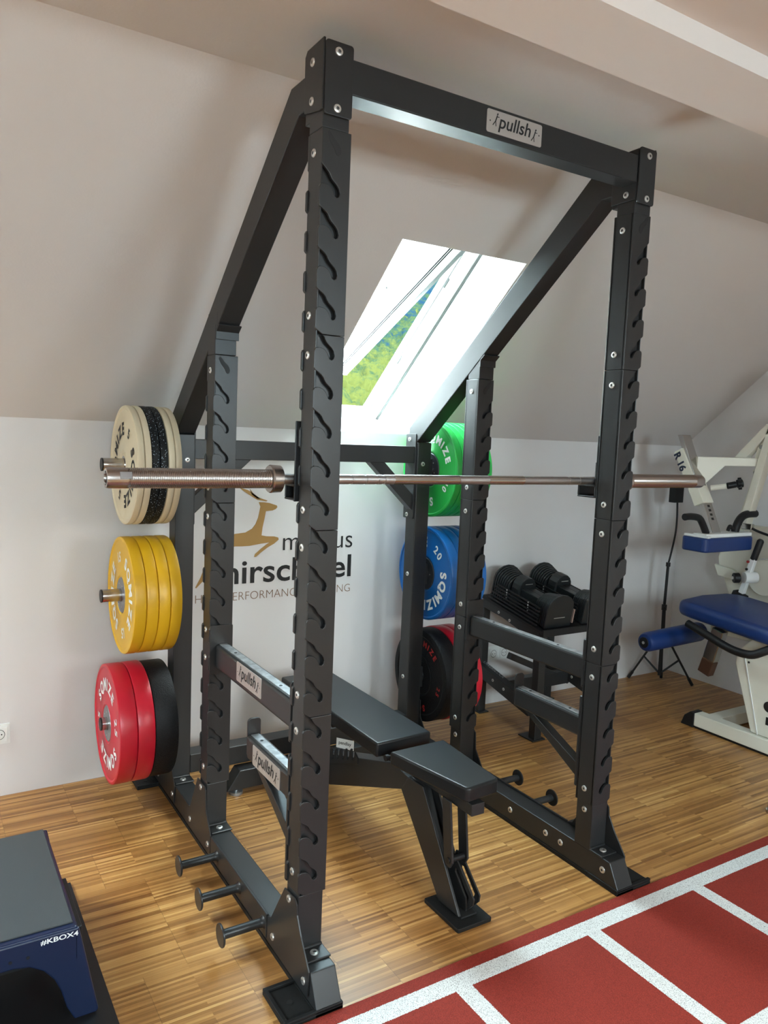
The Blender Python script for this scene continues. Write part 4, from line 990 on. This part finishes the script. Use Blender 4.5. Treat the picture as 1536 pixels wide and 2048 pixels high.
mp('body_flap', M_mach, lambda b: prism(b, [(1.080, 0.822), (1.052, 0.759), (0.969, 0.752), (0.916, 0.726), (0.895, 0.768), (0.958, 0.810)], 'x', 3.25, 3.279), .004)
mp('cam_disc', M_mach, lambda b: cyl(b, (3.235, .750, .798), (3.265, .750, .798), .103, 48), .003, True)
mp('cam_teeth', M_mwhite, lambda b: [beam(b, (3.25, .750-math.cos(a)*.101, .798+math.sin(a)*.101), (3.25, .750-math.cos(a)*.110, .798+math.sin(a)*.110), .02, .006, (1, 0, 0)) for a in [.9+.09*k for k in range(12)]], 0)
mp('crank_arm', M_mwhite, lambda b: (beam(b, (3.187, 0.788, 0.904), (3.187, 0.844, 0.696), .03, .030, (1,0,0)), cyl(b, (3.154, 0.819, 0.793), (3.220, 0.784, 0.795), .032, 28)), .003)
mp('crank_knob', M_black, lambda b: cyl(b, (3.127, 0.865, 0.784), (3.154, 0.846, 0.786), .029, 28), .004, True)
mp('knob_bolt', M_bolt, lambda b: cyl(b, (3.125, 0.867, 0.784), (3.122, 0.868, 0.784), .009, 18), 0)
mp('hand_grip', M_black, lambda b: tube(b, [(3.187, 0.791, 0.898), (3.187, 0.790, 0.901), (3.187, 0.758, 1.008), (3.187, 0.754, 1.017)], [.015, .019, .019, .013], 18), 0, True)
mp('release_pin', M_knob, lambda b: cyl(b, (3.167, 0.808, 0.885), (3.161, 0.808, 0.885), .008, 16), 0)
mp('crank_nut', M_black, lambda b: cyl(b, (3.167, 0.813, 0.841), (3.161, 0.813, 0.841), .008, 6), 0)
mp('lower_crank', M_black, lambda b: beam(b, (3.198, 0.856, 0.693), (3.198, 0.899, 0.578), .05, .075, (1,0,0)), .003)
mp('cable_clamp', M_chrome, lambda b: (bx(b, 3.17, 3.20, .81, .87, 1.065, 1.098)), .003)
b = B(); tube(b, smooth_path([(3.185, .92, 1.10), (3.185, .84, 1.083), (3.185, .77, 1.06), (3.185, .62, 1.03)], 5), .007, 10); obj('cable', b, M_black, MC, smooth=True)
mp('rear_tower', M_mach, lambda b: (bx(b, 2.90, 2.98, .05, .13, .08, 1.95), bx(b, 3.30, 3.37, .05, .13, .08, 1.95), bx(b, 2.90, 3.37, .05, .13, 1.87, 1.95), bx(b, 3.20, 3.26, .10, .76, 1.66, 1.72), bx(b, 3.10, 3.16, .05, .45, .55, .62)), .003)

# ------------------------------------------------------------------ tripod stand in the corner
TS = thing('tripod_stand', (3.19, 1.36, 0), 'thin black tripod stand in the corner behind the blue roller', 'tripod stand')
hub_ = Vector((3.188, 1.36, .070))
b = B(); tube(b, [(3.188, 1.36, .06), (3.188, 1.36, .36), (3.183, 1.36, .50)], .012, 14); tube(b, [(3.183, 1.36, .49), (3.190, 1.36, .79)], .009, 12); obj('pole', b, M_black, TS, smooth=True)
b = B(); cyl(b, (3.183, 1.36, .485), (3.184, 1.36, .520), .016, 16); cyl(b, (3.165, 1.345, .503), (3.185, 1.36, .503), .008, 12); obj('clamp', b, M_black, TS, smooth=True)
b = B(); cyl(b, (3.19, 1.36, .765), (3.19, 1.36, .79), .014, 16); obj('clamp', b, M_black, TS, smooth=True)
b = B(); tube(b, smooth_path([(3.190, 1.36, .78), (3.215, 1.36, .87), (3.238, 1.36, .98), (3.240, 1.36, 1.08), (3.232, 1.36, 1.175)], 6), .006, 10); obj('gooseneck', b, M_black, TS, smooth=True)
b = B(); bx(b, 3.178, 3.262, 1.34, 1.385, 1.170, 1.285); obj('sensor_box', b, M_black, TS, bevel=.003)
for ft, top in (((3.098, 1.528, .008), .36), ((3.35, 1.232, .008), .36), ((3.300, 1.432, .008), .36)):
    b = B(); a = Vector((3.188, 1.36, top)); f_ = Vector(ft); tube(b, [a, f_], .007, 10); md_ = a.lerp(f_, .55); tube(b, [hub_, md_], .006, 10); tube(b, [f_-(f_-a).normalized()*.05, f_], .010, 10); obj('leg', b, M_black, TS, smooth=True)

# ------------------------------------------------------------------ slim post at the right edge beside the track
EP = thing('equipment_post', (2.185, -.02, 0), 'slim black post on a silver foot at the right edge beside the track', 'post')
b = B(); tube(b, [(2.185, -.02, .012), (2.186, -.02, .75)], .016, 16); obj('post_tube', b, M_black, EP, smooth=True)
b = B(); cyl(b, (2.185, -.02, .0005), (2.185, -.02, .014), .022, 24); obj('post_foot', b, M_chrome, EP, smooth=True)
